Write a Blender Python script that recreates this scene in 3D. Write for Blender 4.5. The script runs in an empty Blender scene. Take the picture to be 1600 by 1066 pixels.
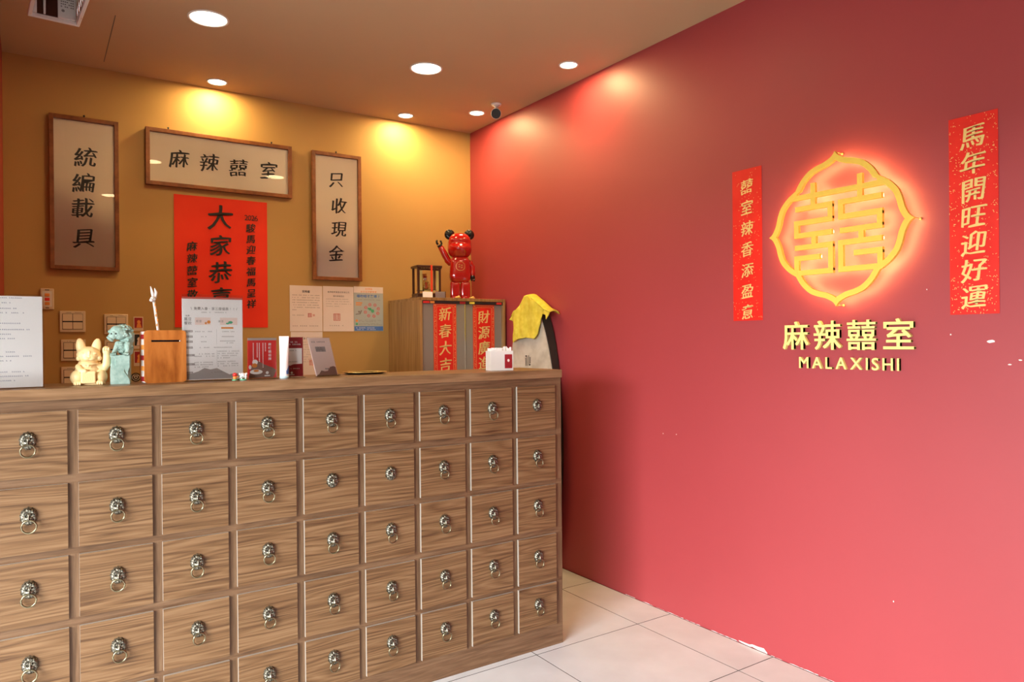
import bpy, bmesh, math, random
from mathutils import Vector, Matrix, noise
R = math.radians
PI = math.pi
S = bpy.context.scene
COL = S.collection

# ------------------------------------------------------------------ camera
cam = bpy.data.cameras.new('camera')
cam.sensor_width = 36.0
cam.lens = 1125.75 * 36.0 / 1600.0
cam.clip_start = 0.05
cam_o = bpy.data.objects.new('camera', cam)
COL.objects.link(cam_o)
cr = Vector((0.83273356, -0.55359583, -0.00929986))
cu = Vector((0.00802147, -0.00473219, 0.99995663))
cf = Vector((0.553615825, 0.832772039, -0.0005))
m = Matrix(((cr.x, cu.x, -cf.x, 0), (cr.y, cu.y, -cf.y, 0), (cr.z, cu.z, -cf.z, 1.3783), (0, 0, 0, 1)))
cam_o.matrix_world = m
S.camera = cam_o

# ------------------------------------------------------------------ view, world, daylight
S.view_settings.view_transform = 'Standard'
S.view_settings.look = 'None'
S.view_settings.exposure = 0.0
S.view_settings.gamma = 1.0
S.view_settings.use_curve_mapping = False

w = bpy.data.worlds.new('daylight_sky')
S.world = w
w.use_nodes = True
w.node_tree.nodes['Background'].inputs[0].default_value = (0.80, 0.88, 1.0, 1)
w.node_tree.nodes['Background'].inputs[1].default_value = 1.2

DAY_W = 11500.0          # daylight through the glazed shop front to the left of the camera
LAMP_BIG_W = 6.0
LAMP_FRONT_W = 1.6
LAMP_SMALL_W = 7.0
LAMP_COL = (1.0, 0.68, 0.30)

def area(name, loc, rot, sx, sy, watts, color, shape='RECTANGLE', spread=PI):
    l = bpy.data.lights.new(name, 'AREA')
    l.shape = shape
    l.size = sx
    if shape in ('RECTANGLE', 'ELLIPSE'):
        l.size_y = sy
    l.energy = watts
    l.color = color
    l.spread = spread
    o = bpy.data.objects.new(name, l)
    o.location = loc
    o.rotation_euler = rot
    COL.objects.link(o)
    return o

def aim(v):
    from mathutils import Vector as V
    return (-V(v)).normalized().to_track_quat('Z', 'Y').to_euler()
# open sky seen through the glazed front: high and outside, so the head of the opening shades the upper walls
area('open_sky', (-7.5, -4.0, 4.4), aim((.90, .38, -.34)), 13.0, 5.0, DAY_W, (0.96, 0.965, 0.97))

# ------------------------------------------------------------------ dimensions (metres)
XW, YB, ZC = 2.657, 4.523, 2.887         # red side wall, back wall, ceiling
YF, YFR = 2.6026, 2.6140                 # drawer faces, carcass face
ZT = 1.2451                              # counter top

# ------------------------------------------------------------------ materials
def mat(name, base=(0.5, 0.5, 0.5), rough=0.5, metal=0.0, spec=0.5, emit=None, es=0.0, alpha=1.0, coat=0.0):
    m = bpy.data.materials.new(name)
    m.use_nodes = True
    b = m.node_tree.nodes['Principled BSDF']
    b.inputs['Base Color'].default_value = (*base, 1)
    b.inputs['Roughness'].default_value = rough
    b.inputs['Metallic'].default_value = metal
    b.inputs['Specular IOR Level'].default_value = spec
    b.inputs['Alpha'].default_value = alpha
    b.inputs['Coat Weight'].default_value = coat
    if emit:
        b.inputs['Emission Color'].default_value = (*emit, 1)
        b.inputs['Emission Strength'].default_value = es
    return m

def nd(m, t, **kw):
    n = m.node_tree.nodes.new(t)
    for k, v in kw.items():
        if k in n.inputs:
            n.inputs[k].default_value = v
        else:
            setattr(n, k, v)
    return n

def lk(m, a, ao, b, bi):
    m.node_tree.links.new(a.outputs[ao], b.inputs[bi])

def ramp(m, stops):
    n = m.node_tree.nodes.new('ShaderNodeValToRGB')
    e = n.color_ramp.elements
    while len(e) < len(stops):
        e.new(0.5)
    for i, (p, c) in enumerate(stops):
        e[i].position = p
        e[i].color = (*c, 1)
    return n

def mottled(name, c1, c2, scale=4.0, rough=0.5, spec=0.5, bump=0.0, bscale=120, detail=4.0, metal=0.0, lo=0.35, hi=0.65):
    m = mat(name, c1, rough, metal, spec)
    b = m.node_tree.nodes['Principled BSDF']
    tc = nd(m, 'ShaderNodeTexCoord')
    n = nd(m, 'ShaderNodeTexNoise', Scale=scale, Detail=detail)
    r = ramp(m, [(lo, c1), (hi, c2)])
    lk(m, tc, 'Object', n, 'Vector'); lk(m, n, 'Fac', r, 'Fac'); lk(m, r, 'Color', b, 'Base Color')
    if bump:
        n2 = nd(m, 'ShaderNodeTexNoise', Scale=bscale, Detail=3.0)
        bp = nd(m, 'ShaderNodeBump', Strength=bump, Distance=0.002)
        lk(m, tc, 'Object', n2, 'Vector'); lk(m, n2, 'Fac', bp, 'Height'); lk(m, bp, 'Normal', b, 'Normal')
    return m

def wood(name, dark, mid, light, grain=(2.2, 2.2, 60.0), rough=0.45, ring=0.5, spec=0.4, random_shift=True, contrast=1.0, warp_amt=0.02):
    """horizontal grain along local X unless grain scales say otherwise"""
    m = mat(name, mid, rough, 0, spec)
    b = m.node_tree.nodes['Principled BSDF']
    tc = nd(m, 'ShaderNodeTexCoord')
    add = nd(m, 'ShaderNodeVectorMath', operation='ADD')
    lk(m, tc, 'Object', add, 0)
    if random_shift:
        oi = nd(m, 'ShaderNodeObjectInfo')
        sc = nd(m, 'ShaderNodeVectorMath', operation='SCALE')
        cx = nd(m, 'ShaderNodeCombineXYZ')
        mu = nd(m, 'ShaderNodeMath', operation='MULTIPLY')
        mu.inputs[1].default_value = 7.3
        lk(m, oi, 'Random', cx, 'X'); lk(m, oi, 'Random', mu, 0); lk(m, mu, 0, cx, 'Z')
        lk(m, cx, 0, sc, 0)
        sc.inputs['Scale'].default_value = 3.1
        lk(m, sc, 0, add, 1)
    # slow warp makes the grain wander
    warp = nd(m, 'ShaderNodeTexNoise', Scale=5.0, Detail=2.0)
    mp0 = nd(m, 'ShaderNodeMapping'); mp0.inputs['Scale'].default_value = (grain[0] * .35, grain[1] * .35, grain[2] * .035)
    lk(m, add, 0, mp0, 0); lk(m, mp0, 0, warp, 'Vector')
    wm = nd(m, 'ShaderNodeVectorMath', operation='SCALE'); wm.inputs['Scale'].default_value = warp_amt
    lk(m, warp, 'Color', wm, 0)
    add2 = nd(m, 'ShaderNodeVectorMath', operation='ADD')
    lk(m, add, 0, add2, 0); lk(m, wm, 0, add2, 1)
    mp = nd(m, 'ShaderNodeMapping'); mp.inputs['Scale'].default_value = grain
    lk(m, add2, 0, mp, 0)
    n1 = nd(m, 'ShaderNodeTexNoise', Scale=1.6, Detail=5.0, Roughness=0.62)
    n1.inputs['Distortion'].default_value = 0.35
    lk(m, mp, 0, n1, 'Vector')
    n2 = nd(m, 'ShaderNodeTexNoise', Scale=6.0, Detail=3.0)
    lk(m, mp, 0, n2, 'Vector')
    # cathedral rings
    mp3 = nd(m, 'ShaderNodeMapping'); mp3.inputs['Scale'].default_value = (grain[0] * .55, grain[1] * .55, grain[2] * .2)
    lk(m, add2, 0, mp3, 0)
    n3 = nd(m, 'ShaderNodeTexNoise', Scale=1.1, Detail=1.0)
    lk(m, mp3, 0, n3, 'Vector')
    m3 = nd(m, 'ShaderNodeMath', operation='MULTIPLY'); m3.inputs[1].default_value = 14.0
    lk(m, n3, 'Fac', m3, 0)
    fr = nd(m, 'ShaderNodeMath', operation='PINGPONG'); fr.inputs[1].default_value = 0.5
    lk(m, m3, 0, fr, 0)
    mx = nd(m, 'ShaderNodeMath', operation='MULTIPLY_ADD')
    mx.inputs[1].default_value = ring * .55; 
    sub = nd(m, 'ShaderNodeMath', operation='MULTIPLY_ADD'); sub.inputs[1].default_value = 0.30; sub.inputs[2].default_value = -0.14 - ring * .13
    lk(m, n2, 'Fac', sub, 0)
    lk(m, fr, 0, mx, 0)
    ad = nd(m, 'ShaderNodeMath', operation='ADD')
    lk(m, n1, 'Fac', ad, 0); lk(m, sub, 0, ad, 1)
    lk(m, ad, 0, mx, 2)
    k = contrast
    r = ramp(m, [(0.5 - .22 / k, dark), (0.5, mid), (0.5 + .2 / k, light)])
    lk(m, mx, 0, r, 'Fac'); lk(m, r, 'Color', b, 'Base Color')
    bp = nd(m, 'ShaderNodeBump', Strength=0.12, Distance=0.001)
    lk(m, n2, 'Fac', bp, 'Height'); lk(m, bp, 'Normal', b, 'Normal')
    return m

def glass_mat(name, tint=(1, 1, 1), ior=1.45, rough=0.0):
    m = bpy.data.materials.new(name)
    m.use_nodes = True
    nt = m.node_tree
    nt.nodes.clear()
    out = nt.nodes.new('ShaderNodeOutputMaterial')
    mixs = nt.nodes.new('ShaderNodeMixShader')
    tr = nt.nodes.new('ShaderNodeBsdfTransparent'); tr.inputs[0].default_value = (*tint, 1)
    gl = nt.nodes.new('ShaderNodeBsdfGlossy'); gl.inputs['Roughness'].default_value = rough
    fr = nt.nodes.new('ShaderNodeFresnel'); fr.inputs[0].default_value = ior
    nt.links.new(fr.outputs[0], mixs.inputs[0]); nt.links.new(tr.outputs[0], mixs.inputs[1]); nt.links.new(gl.outputs[0], mixs.inputs[2])
    nt.links.new(mixs.outputs[0], out.inputs[0])
    return m

M = {}
M['mustard'] = mottled('mustard_wall_paint', (0.47, 0.29, 0.095), (0.50, 0.31, 0.105), 1.5, 0.55, 0.35, 0.05, 260)
M['redwall'] = mottled('red_wall_paint', (0.355, 0.042, 0.050), (0.375, 0.045, 0.054), 1.2, 0.50, 0.65, 0.04, 220)
M['ceiling'] = mottled('ceiling_paint', (0.50, 0.35, 0.20), (0.52, 0.365, 0.21), 1.0, 0.7, 0.2, 0.03, 200)
M['offwhite'] = mat('plain_brown_grey_wall', (0.13, 0.10, 0.08), 0.7)
M['pavement'] = mat('pavement', (0.16, 0.155, 0.15), 0.8)
M['grout'] = mat('dark_grout', (0.022, 0.016, 0.014), 0.95, 0, 0.0)
M['tile'] = mottled('porcelain_tile', (0.615, 0.645, 0.655), (0.715, 0.755, 0.768), 5.0, 0.38, 0.4, 0.03, 90, 8.0, lo=.3, hi=.7)
M['drawerwood'] = wood('walnut_drawer_laminate', (0.068, 0.030, 0.011), (0.158, 0.083, 0.034), (0.225, 0.130, 0.062), grain=(1.3, 1.3, 70.0), contrast=.90, warp_amt=.03, ring=.9)
M['framewood'] = wood('walnut_frame_laminate', (0.080, 0.040, 0.018), (0.145, 0.078, 0.038), (0.200, 0.117, 0.062), grain=(2.0, 2.0, 40.0), ring=.3, random_shift=True)
M['stilewood'] = wood('walnut_stile_laminate', (0.080, 0.040, 0.018), (0.145, 0.078, 0.038), (0.200, 0.117, 0.062), grain=(40.0, 2.0, 2.0), ring=.2, random_shift=True)
M['topwood'] = wood('walnut_worktop_laminate', (0.115, 0.059, 0.026), (0.205, 0.113, 0.052), (0.28, 0.166, 0.085), grain=(1.6, 22.0, 30.0), ring=.15, rough=.4)
M['edgeband'] = mat('pale_edge_banding', (0.36, 0.32, 0.27), 0.45)
M['cabwood'] = wood('oak_cabinet_veneer', (0.20, 0.105, 0.035), (0.34, 0.19, 0.065), (0.43, 0.26, 0.10), grain=(26.0, 26.0, 1.2), ring=.2)
M['darkframe'] = wood('reddish_frame_wood', (0.13, 0.038, 0.010), (0.21, 0.07, 0.02), (0.28, 0.10, 0.032), grain=(8, 8, 8), ring=.1)
M['orangewood'] = wood('orange_stained_wood', (0.28, 0.075, 0.010), (0.47, 0.155, 0.028), (0.58, 0.22, 0.05), grain=(10.0, 10.0, 2.4), ring=.7, rough=.35)
M['paper'] = mottled('cream_rice_paper', (0.88, 0.76, 0.60), (0.91, 0.79, 0.63), 3.0, 0.8, 0.2)
M['paperpink'] = mottled('printed_paper', (0.76, 0.66, 0.60), (0.80, 0.71, 0.65), 6.0, 0.45, 0.4)
M['whitepaper'] = mat('white_paper', (0.95, 0.94, 0.92), 0.55)
M['ink'] = mat('black_ink', (0.012, 0.010, 0.010), 0.6)
M['bluegrey'] = mat('blue_grey_ink', (0.12, 0.13, 0.25), 0.6)
M['greyink'] = mat('grey_ink', (0.22, 0.20, 0.19), 0.6)
M['redpaper'] = mottled('vermilion_paper', (0.78, 0.030, 0.008), (0.86, 0.045, 0.012), 3.0, 0.6, 0.3, 0.25, 14)
M['stamp'] = mat('red_stamp_ink', (0.62, 0.13, 0.10), 0.6)
M['gold'] = mat('gold_foil', (0.83, 0.58, 0.17), 0.32, 0.55, 0.6)
M['goldpaint'] = mat('gold_enamel', (0.95, 0.66, 0.10), 0.42, 0.0, 0.5)
M['signgold'] = mat('pale_gold_letters', (0.93, 0.76, 0.26), 0.4, 0.0, 0.5)
M['glow'] = mat('warm_backlight', (1, .7, .4), .5, emit=(0.92, 0.80, 0.30), es=28.0)
M['lampface'] = mat('lamp_diffuser', (1, 1, 1), .5, emit=(1.0, 0.86, 0.62), es=9.0)
M['whiteplastic'] = mat('white_plastic', (0.75, 0.73, 0.69), 0.35)
M['cream'] = mat('cream_plastic', (0.70, 0.58, 0.42), 0.4)
M['dark'] = mat('dark_plastic', (0.02, 0.02, 0.02), 0.3)
M['black'] = mat('glossy_black', (0.008, 0.008, 0.008), 0.15)
M['chrome'] = mat('chrome', (0.8, 0.8, 0.78), 0.15, 1.0)
M['pewter'] = mottled('antique_pewter', (0.040, 0.036, 0.026), (0.34, 0.32, 0.25), 220.0, 0.30, 0.6, 0.4, 600, metal=0.85, lo=.42, hi=.62)
M['ringmetal'] = mat('antique_ring', (0.24, 0.21, 0.13), 0.32, 1.0)
M['glass'] = glass_mat('picture_glass')
M['acrylic'] = glass_mat('clear_acrylic', (0.99, 0.99, 0.99), 1.38)
M['laqred'] = mat('red_lacquer', (0.42, 0.008, 0.004), 0.12, 0, 0.5, coat=1.0)
M['darkred'] = mat('dark_red_card', (0.33, 0.014, 0.022), 0.45)
M['brightred'] = mat('bright_red_print', (0.72, 0.035, 0.03), 0.4)
M['yellowcloth'] = mottled('yellow_microfibre', (0.70, 0.58, 0.06), (0.82, 0.70, 0.10), 30.0, 0.95, 0.1, 0.5, 160)
M['catcream'] = mat('cream_yellow_ceramic', (0.95, 0.72, 0.36), 0.4, 0, 0.5)
M['darkface'] = mat('amber_relief_line', (0.75, 0.38, 0.08), 0.5)
M['teal'] = mottled('pale_teal_stone', (0.23, 0.36, 0.31), (0.35, 0.49, 0.43), 60.0, 0.6, 0.3, 0.35, 220)
M['boardwhite'] = mottled('worn_white_board', (0.50, 0.46, 0.38), (0.68, 0.64, 0.55), 12.0, 0.45, 0.4)
M['boardblack'] = mat('black_foam_edge', (0.022, 0.021, 0.016), 0.5)
M['greyglass'] = mat('frosted_grey_glass', (0.30, 0.28, 0.24), 0.22, 0, 0.7, alpha=0.82)
M['ribbon'] = mat('red_orange_ribbon', (0.85, 0.06, 0.015), 0.5)
M['goldstrip'] = mat('gold_strip', (1.0, 0.88, 0.30), 0.5, 0.0)
M['darkwood'] = mat('dark_rosewood', (0.060, 0.018, 0.010), 0.35)
M['ltblue'] = mat('light_blue_grey_print', (0.42, 0.47, 0.46), 0.5)
M['blue'] = mat('blue_print', (0.08, 0.20, 0.55), 0.5)
M['green'] = mat('green_print', (0.10, 0.45, 0.24), 0.5)
M['orange'] = mat('orange_print', (0.80, 0.30, 0.06), 0.5)
M['palepink'] = mat('pale_pink_print', (0.92, 0.76, 0.69), 0.5)
M['mountain'] = mat('grey_mountain_print', (0.42, 0.38, 0.36), 0.5)
M['brownmount'] = mat('brown_mountain_print', (0.30, 0.18, 0.14), 0.5)
M['tubeblue'] = mat('pale_aqua_plastic', (0.55, 0.75, 0.80), 0.3)
M['plaster'] = mat('bare_white_plaster', (0.80, 0.78, 0.74), 0.8)
M['skinwall'] = mottled('rust_red_partition', (0.26, 0.035, 0.012), (0.30, 0.04, 0.016), 2.0, 0.6, 0.3)

# ------------------------------------------------------------------ object helpers
def tag(o, label=None, cat=None, group=None, kind=None):
    if label: o['label'] = label
    if cat: o['category'] = cat
    if group: o['group'] = group
    if kind: o['kind'] = kind
    return o

def thing(name, label, cat, loc=(0, 0, 0), rz=0.0, group=None):
    o = bpy.data.objects.new(name, None)
    o.empty_display_size = 0.05
    o.location = loc
    o.rotation_euler = (0, 0, rz)
    COL.objects.link(o)
    return tag(o, label, cat, group)

def obj(name, bm, material, parent=None, smooth=False):
    me = bpy.data.meshes.new(name)
    bm.normal_update()
    bm.to_mesh(me)
    bm.free()
    mats = material if isinstance(material, (list, tuple)) else [material]
    for mm in mats:
        me.materials.append(mm)
    if smooth:
        for p in me.polygons:
            p.use_smooth = True
    o = bpy.data.objects.new(name, me)
    COL.objects.link(o)
    if parent:
        o.parent = parent
        if name.endswith('print') or name in ('gold_flecks', 'chipped_paint', 'small_lettering', 'wool'):
            o['kind'] = 'stuff'
    return o

def struct(name, bm, material, parent=None, smooth=False):
    o = obj(name, bm, material, parent, smooth)
    if not parent:
        o['kind'] = 'structure'
    return o

def NB():
    return bmesh.new()

def box(bm, x0, x1, y0, y1, z0, z1, bev=0.0, mi=0, mtx=None, seg=2):
    r = bmesh.ops.create_cube(bm, size=1.0)
    vs = r['verts']
    for v in vs:
        v.co = Vector(((x0 + x1) / 2 + v.co.x * (x1 - x0), (y0 + y1) / 2 + v.co.y * (y1 - y0), (z0 + z1) / 2 + v.co.z * (z1 - z0)))
    fs = set(f for v in vs for f in v.link_faces)
    for f in fs:
        f.material_index = mi
    if bev:
        es = set(e for v in vs for e in v.link_edges)
        r = bmesh.ops.bevel(bm, geom=list(es), offset=bev, segments=seg, affect='EDGES', profile=0.5)
        for f in r['faces']:
            f.material_index = mi
            vs = list(set(vs) | set(f.verts))
        vs = [v for v in vs if v.is_valid]
    if mtx:
        bmesh.ops.transform(bm, matrix=mtx, verts=[v for v in vs if v.is_valid])
    return bm

def cyl(bm, p0, p1, r0, r1=None, n=16, cap=True):
    r1 = r0 if r1 is None else r1
    p0, p1 = Vector(p0), Vector(p1)
    d = p1 - p0
    q = d.to_track_quat('Z', 'Y').to_matrix().to_4x4()
    r = bmesh.ops.create_cone(bm, cap_ends=cap, segments=n, radius1=r0, radius2=r1, depth=d.length,
                              matrix=Matrix.Translation((p0 + p1) / 2) @ q)
    return r['verts']

def ell(bm, c, r, seg=20, ring=12, rot=None):
    mtx = Matrix.Translation(c) @ (rot.to_matrix().to_4x4() if rot else Matrix()) @ Matrix.Diagonal((*r, 1))
    return bmesh.ops.create_uvsphere(bm, u_segments=seg, v_segments=ring, radius=1.0, matrix=mtx)['verts']

def tube(bm, pts, rad, n=8, closed=False):
    pts = [Vector(p) for p in pts]
    rings = []
    N = len(pts)
    for i, p in enumerate(pts):
        a = pts[(i - 1) % N] if (closed or i > 0) else p
        b = pts[(i + 1) % N] if (closed or i < N - 1) else p
        t = (b - a).normalized()
        up = Vector((0, 0, 1)) if abs(t.z) < 0.95 else Vector((0, 1, 0))
        s = t.cross(up).normalized(); u = s.cross(t).normalized()
        rr = rad[i] if isinstance(rad, (list, tuple)) else rad
        rings.append([bm.verts.new(p + (s * math.cos(2 * PI * k / n) + u * math.sin(2 * PI * k / n)) * rr) for k in range(n)])
    for i in range(N if closed else N - 1):
        A, B = rings[i], rings[(i + 1) % N]
        for k in range(n):
            bm.faces.new((A[k], A[(k + 1) % n], B[(k + 1) % n], B[k]))
    if not closed:
        bm.faces.new(rings[0][::-1]); bm.faces.new(rings[-1])
    return bm

def prism(bm, poly, y0, y1, mi=0):
    """polygon in (x,z), extruded along y from y0 (front) to y1"""
    a = [bm.verts.new((x, y0, z)) for x, z in poly]
    b = [bm.verts.new((x, y1, z)) for x, z in poly]
    n = len(poly)
    fs = [bm.faces.new(a), bm.faces.new(b[::-1])]
    for i in range(n):
        fs.append(bm.faces.new((a[i], b[i], b[(i + 1) % n], a[(i + 1) % n])))
    for f in fs:
        f.material_index = mi
    bmesh.ops.recalc_face_normals(bm, faces=fs)
    return bm

def quad(bm, x0, x1, z0, z1, y, mi=0):
    f = bm.faces.new([bm.verts.new(c) for c in ((x0, y, z0), (x1, y, z0), (x1, y, z1), (x0, y, z1))])
    f.material_index = mi
    return bm

def flatpoly(bm, pts, y, mi=0):
    f = bm.faces.new([bm.verts.new((x, y, z)) for x, z in pts])
    f.material_index = mi
    return bm

def disc(bm, cx, cz, r, y, n=20, r2=None):
    rx, rz = r, (r2 or r)
    return flatpoly(bm, [(cx + rx * math.cos(2 * PI * k / n), cz + rz * math.sin(2 * PI * k / n)) for k in range(n)], y)

def ringflat(bm, cx, cz, r0, r1, y, n=32):
    a = [bm.verts.new((cx + r0 * math.cos(2 * PI * k / n), y, cz + r0 * math.sin(2 * PI * k / n))) for k in range(n)]
    b = [bm.verts.new((cx + r1 * math.cos(2 * PI * k / n), y, cz + r1 * math.sin(2 * PI * k / n))) for k in range(n)]
    for k in range(n):
        bm.faces.new((a[k], a[(k + 1) % n], b[(k + 1) % n], b[k]))
    return bm

# ---- glyphs
_g = {}
def glyph(ch, offset, extrude, bevel=0.0):
    k = (ch, offset, extrude, bevel)
    if k not in _g:
        c = bpy.data.curves.new('glyph', 'FONT')
        c.body = ch; c.size = 1.0; c.resolution_u = 3
        c.offset = offset; c.extrude = extrude; c.bevel_depth = bevel; c.bevel_resolution = 1
        o = bpy.data.objects.new('glyph', c)
        COL.objects.link(o)
        bpy.context.view_layer.update()
        me = bpy.data.meshes.new_from_object(o.evaluated_get(bpy.context.evaluated_depsgraph_get()))
        vs = [v.co.copy() for v in me.vertices]
        fs = [tuple(p.vertices) for p in me.polygons]
        xs = [v.x for v in vs] or [0, 1]
        x0, x1 = min(xs), max(xs)
        cjk = ord(ch) > 0x2e00
        cx = 0.5 if cjk else (x0 + x1) / 2
        cy = 0.38 if cjk else 0.35
        _g[k] = ([Vector((v.x - cx, v.y - cy, v.z)) for v in vs], fs, (x1 - x0))
        bpy.data.objects.remove(o); bpy.data.curves.remove(c); bpy.data.meshes.remove(me)
    return _g[k]

def put_glyph(bm, ch, x, z, size, y, style='print', extrude=0.0, sx=1.0, weight=None):
    """style print: plain; brush: slanted strokes with a broad-nib weight"""
    if style == 'brush':
        off = -0.012 if weight is None else weight
        smear = [(-.028, .013), (-.014, .007), (0, 0), (.014, -.007), (.028, -.013)]
        slant = 0.10
    elif style == 'boldbrush':
        off = -.004 if weight is None else weight
        smear = [(-.022, .010), (-.007, .003), (.007, -.003), (.022, -.010)]
        slant = 0.10
    elif style == 'bold':
        off = 0.0
        smear = [(-.013, .009), (.013, -.009), (-.013, -.009), (.013, .009)]
        slant = 0.0
    else:
        off = 0.0 if weight is None else weight
        smear = [(0, 0)]
        slant = 0.0
    vs, fs, wd = glyph(ch, off, extrude)
    for q, (dx, dy) in enumerate(smear):
        nv = []
        for v in vs:
            px, py = v.x + dx, v.y + dy
            if slant:
                py += slant * px
                px += 0.035 * math.sin(py * 5.0)
                py += 0.02 * math.sin(px * 7.0 + 1.0)
                g = 1.0 + 0.10 * py
                px *= g
            nv.append(bm.verts.new((x + px * size * sx, y - v.z * size - q * 1.2e-4, z + py * size)))
        for f in fs:
            try:
                bm.faces.new([nv[i] for i in f])
            except ValueError:
                pass
    return wd

def column(bm, text, x, ztop, pitch, size, y, style='print', **kw):
    for i, ch in enumerate(text):
        put_glyph(bm, ch, x, ztop - i * pitch, size, y, style, **kw)
    return bm

def row(bm, text, x0, z, pitch, size, y, style='print', **kw):
    for i, ch in enumerate(text):
        if ch != ' ':
            put_glyph(bm, ch, x0 + i * pitch, z, size, y, style, **kw)
    return bm

def latin(bm, text, x0, x1, z, size, y, extrude=0.0, weight=0.0):
    """spread a latin word evenly between x0 and x1"""
    ws = [glyph(c, weight, extrude)[2] * size for c in text]
    gap = ((x1 - x0) - sum(ws)) / max(1, len(text) - 1)
    x = x0
    for c, wd in zip(text, ws):
        put_glyph(bm, c, x + wd / 2, z, size, y, 'print', extrude=extrude, weight=weight)
        x += wd + gap
    return bm

def dashes(bm, x0, x1, z, h, y, rnd, unit=None, fill=0.66, ragged=True):
    """a line of print too small to read: word-like marks of character size"""
    unit = unit or h
    x = x0
    end = x1 - (rnd.random() * (x1 - x0) * 0.3 if ragged else 0)
    while x < end:
        if rnd.random() < 0.80:
            wd = unit * fill
            k = rnd.random()
            quad(bm, x, x + wd, z - h * .5, z - h * .5 + h * .22, y)
            quad(bm, x, x + wd * (0.5 + k * .5), z + h * .12, z + h * .32, y)
            quad(bm, x + wd * .35 * k, x + wd * .35 * k + wd * .25, z - h * .5, z + h * .5, y - 1e-5)
        x += unit
    return bm

# ================================================================== THE SETTING
# floor: grout bed with separate tiles
fl = struct('floor', box(NB(), -2.6, XW + .05, -2.8, YB + .05, -0.08, -0.0005), M['grout'])
tile_me = None
full = None
g = 0.0022
for i in range(-9, 2):
    for j in range(-10, 5):
        x0 = 2.427 + (i - 1) * .6; x1 = x0 + .6
        y0 = 2.576 + (j - 1) * .6; y1 = y0 + .6
        x1c = min(x1, XW - .003); x0c = max(x0, -2.4); y0c = max(y0, -2.6); y1c = min(y1, YB)
        if x1c - x0c < .03 or y1c - y0c < .03:
            continue
        whole = abs(x1c - x0c - .6) < 1e-4 and abs(y1c - y0c - .6) < 1e-4
        if whole and full is not None:
            o = bpy.data.objects.new('tile', full); COL.objects.link(o); o.parent = fl
        else:
            hx, hy = (x1c - x0c) / 2 - g, (y1c - y0c) / 2 - g
            o = obj('tile', box(NB(), -hx, hx, -hy, hy, -0.0004, 0.0), M['tile'], fl)
            if whole:
                full = o.data
        o.location = ((x0c + x1c) / 2, (y0c + y1c) / 2, 0)

ceil = struct('ceiling', box(NB(), -2.6, XW + .12, -2.8, YB + .12, ZC, ZC + .1), M['ceiling'])
struct('wall_back', box(NB(), -2.6, XW + .12, YB, YB + .12, -.08, ZC), M['mustard'])
rw = struct('wall_right', box(NB(), XW, XW + .12, -2.8, YB, -.08, ZC), M['redwall'])
struct('wall_front', box(NB(), -2.6, XW, -2.8, -2.6, -.08, ZC), M['offwhite'])
# left side: glazed shop front opening beside the camera, solid beyond it
bm = NB()
box(bm, -2.55, -2.4, -2.6, -1.75, 0, ZC); box(bm, -2.55, -2.4, 1.70, YB, 0, ZC); box(bm, -2.55, -2.4, -1.75, 1.70, 2.15, ZC)
struct('wall_left', bm, M['offwhite'])
# partition that closes the staff side at the left of the counter
struct('wall_partition', box(NB(), -2.4, -0.2, 2.66, 2.78, 0, ZC), M['offwhite'])
bm = NB(); box(bm, -0.26, -0.121, 2.98, YB, 0, ZC)
struct('wall_side', bm, M['skinwall'])
struct('ground', box(NB(), -9, -2.6, -9, 6, -.1, -.01), M['pavement'])
bm = NB()
for a, b_, c, d in ((-1.75, 1.70, 0, .05), (-1.75, 1.70, 2.10, 2.15), (-1.75, -1.70, .05, 2.10), (1.65, 1.70, .05, 2.10)):
    box(bm, -2.5, -2.44, a, b_, c, d)
struct('window_1', bm, M['dark'])

# fine seam of the ceiling access panel
obj('access_panel_seam', box(NB(), .325, .3285, 3.75, 4.40, ZC - .0006, ZC + .002), M['dark'], ceil)

# chipped paint along the foot of the red wall, and a few scuffs
rnd = random.Random(5)
bm = NB()
def chip(y, z, ly, lz):
    pts = []
    n = 9
    for k in range(n):
        a = 2 * PI * k / n
        q = 0.6 + .5 * rnd.random()
        pts.append(bm.verts.new((XW - .0006, y + math.cos(a) * ly * q, max(0.001, z + math.sin(a) * lz * q))))
    bm.faces.new(pts)
y = 3.1
while y > 1.45:
    if rnd.random() < .62:
        chip(y, 0.001, .010 + .026 * rnd.random(), .0012 + .0022 * rnd.random())
    y -= .035
chip(2.05, .008, .05, .012); chip(2.12, .005, .05, .006)
chip(1.117, 1.361, .014, .007); chip(1.241, 1.385, .003, .003); chip(1.32, 1.547, .002, .003)
chip(2.62, .90, .003, .004); chip(2.53, .905, .003, .003); chip(1.45, .395, .003, .003); chip(1.03, 1.30, .007, .003); chip(1.06, 1.285, .006, .0025)
bmesh.ops.recalc_face_normals(bm, faces=bm.faces[:])
tag(obj('chipped_paint', bm, M['plaster'], rw), 'bare white plaster chips showing through the red paint')

# ================================================================== THE COUNTER
ctr = thing('drawer_counter', 'walnut apothecary counter with rows of square drawers and lion ring pulls', 'counter', (0, YFR, 0))
zt = [1.1759, .9511, .7290, .5072, .2875]
zb = [.9792, .7521, .5343, .3052, .0994]
X9R, PX, WX = 1.9606, .2344, .2056
XL, XR = -.165, 2.001
DEP = .30
bm = NB(); box(bm, XL, XR, 0.022, DEP, 0, 1.2091)
obj('carcass', bm, M['framewood'], ctr)
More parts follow.
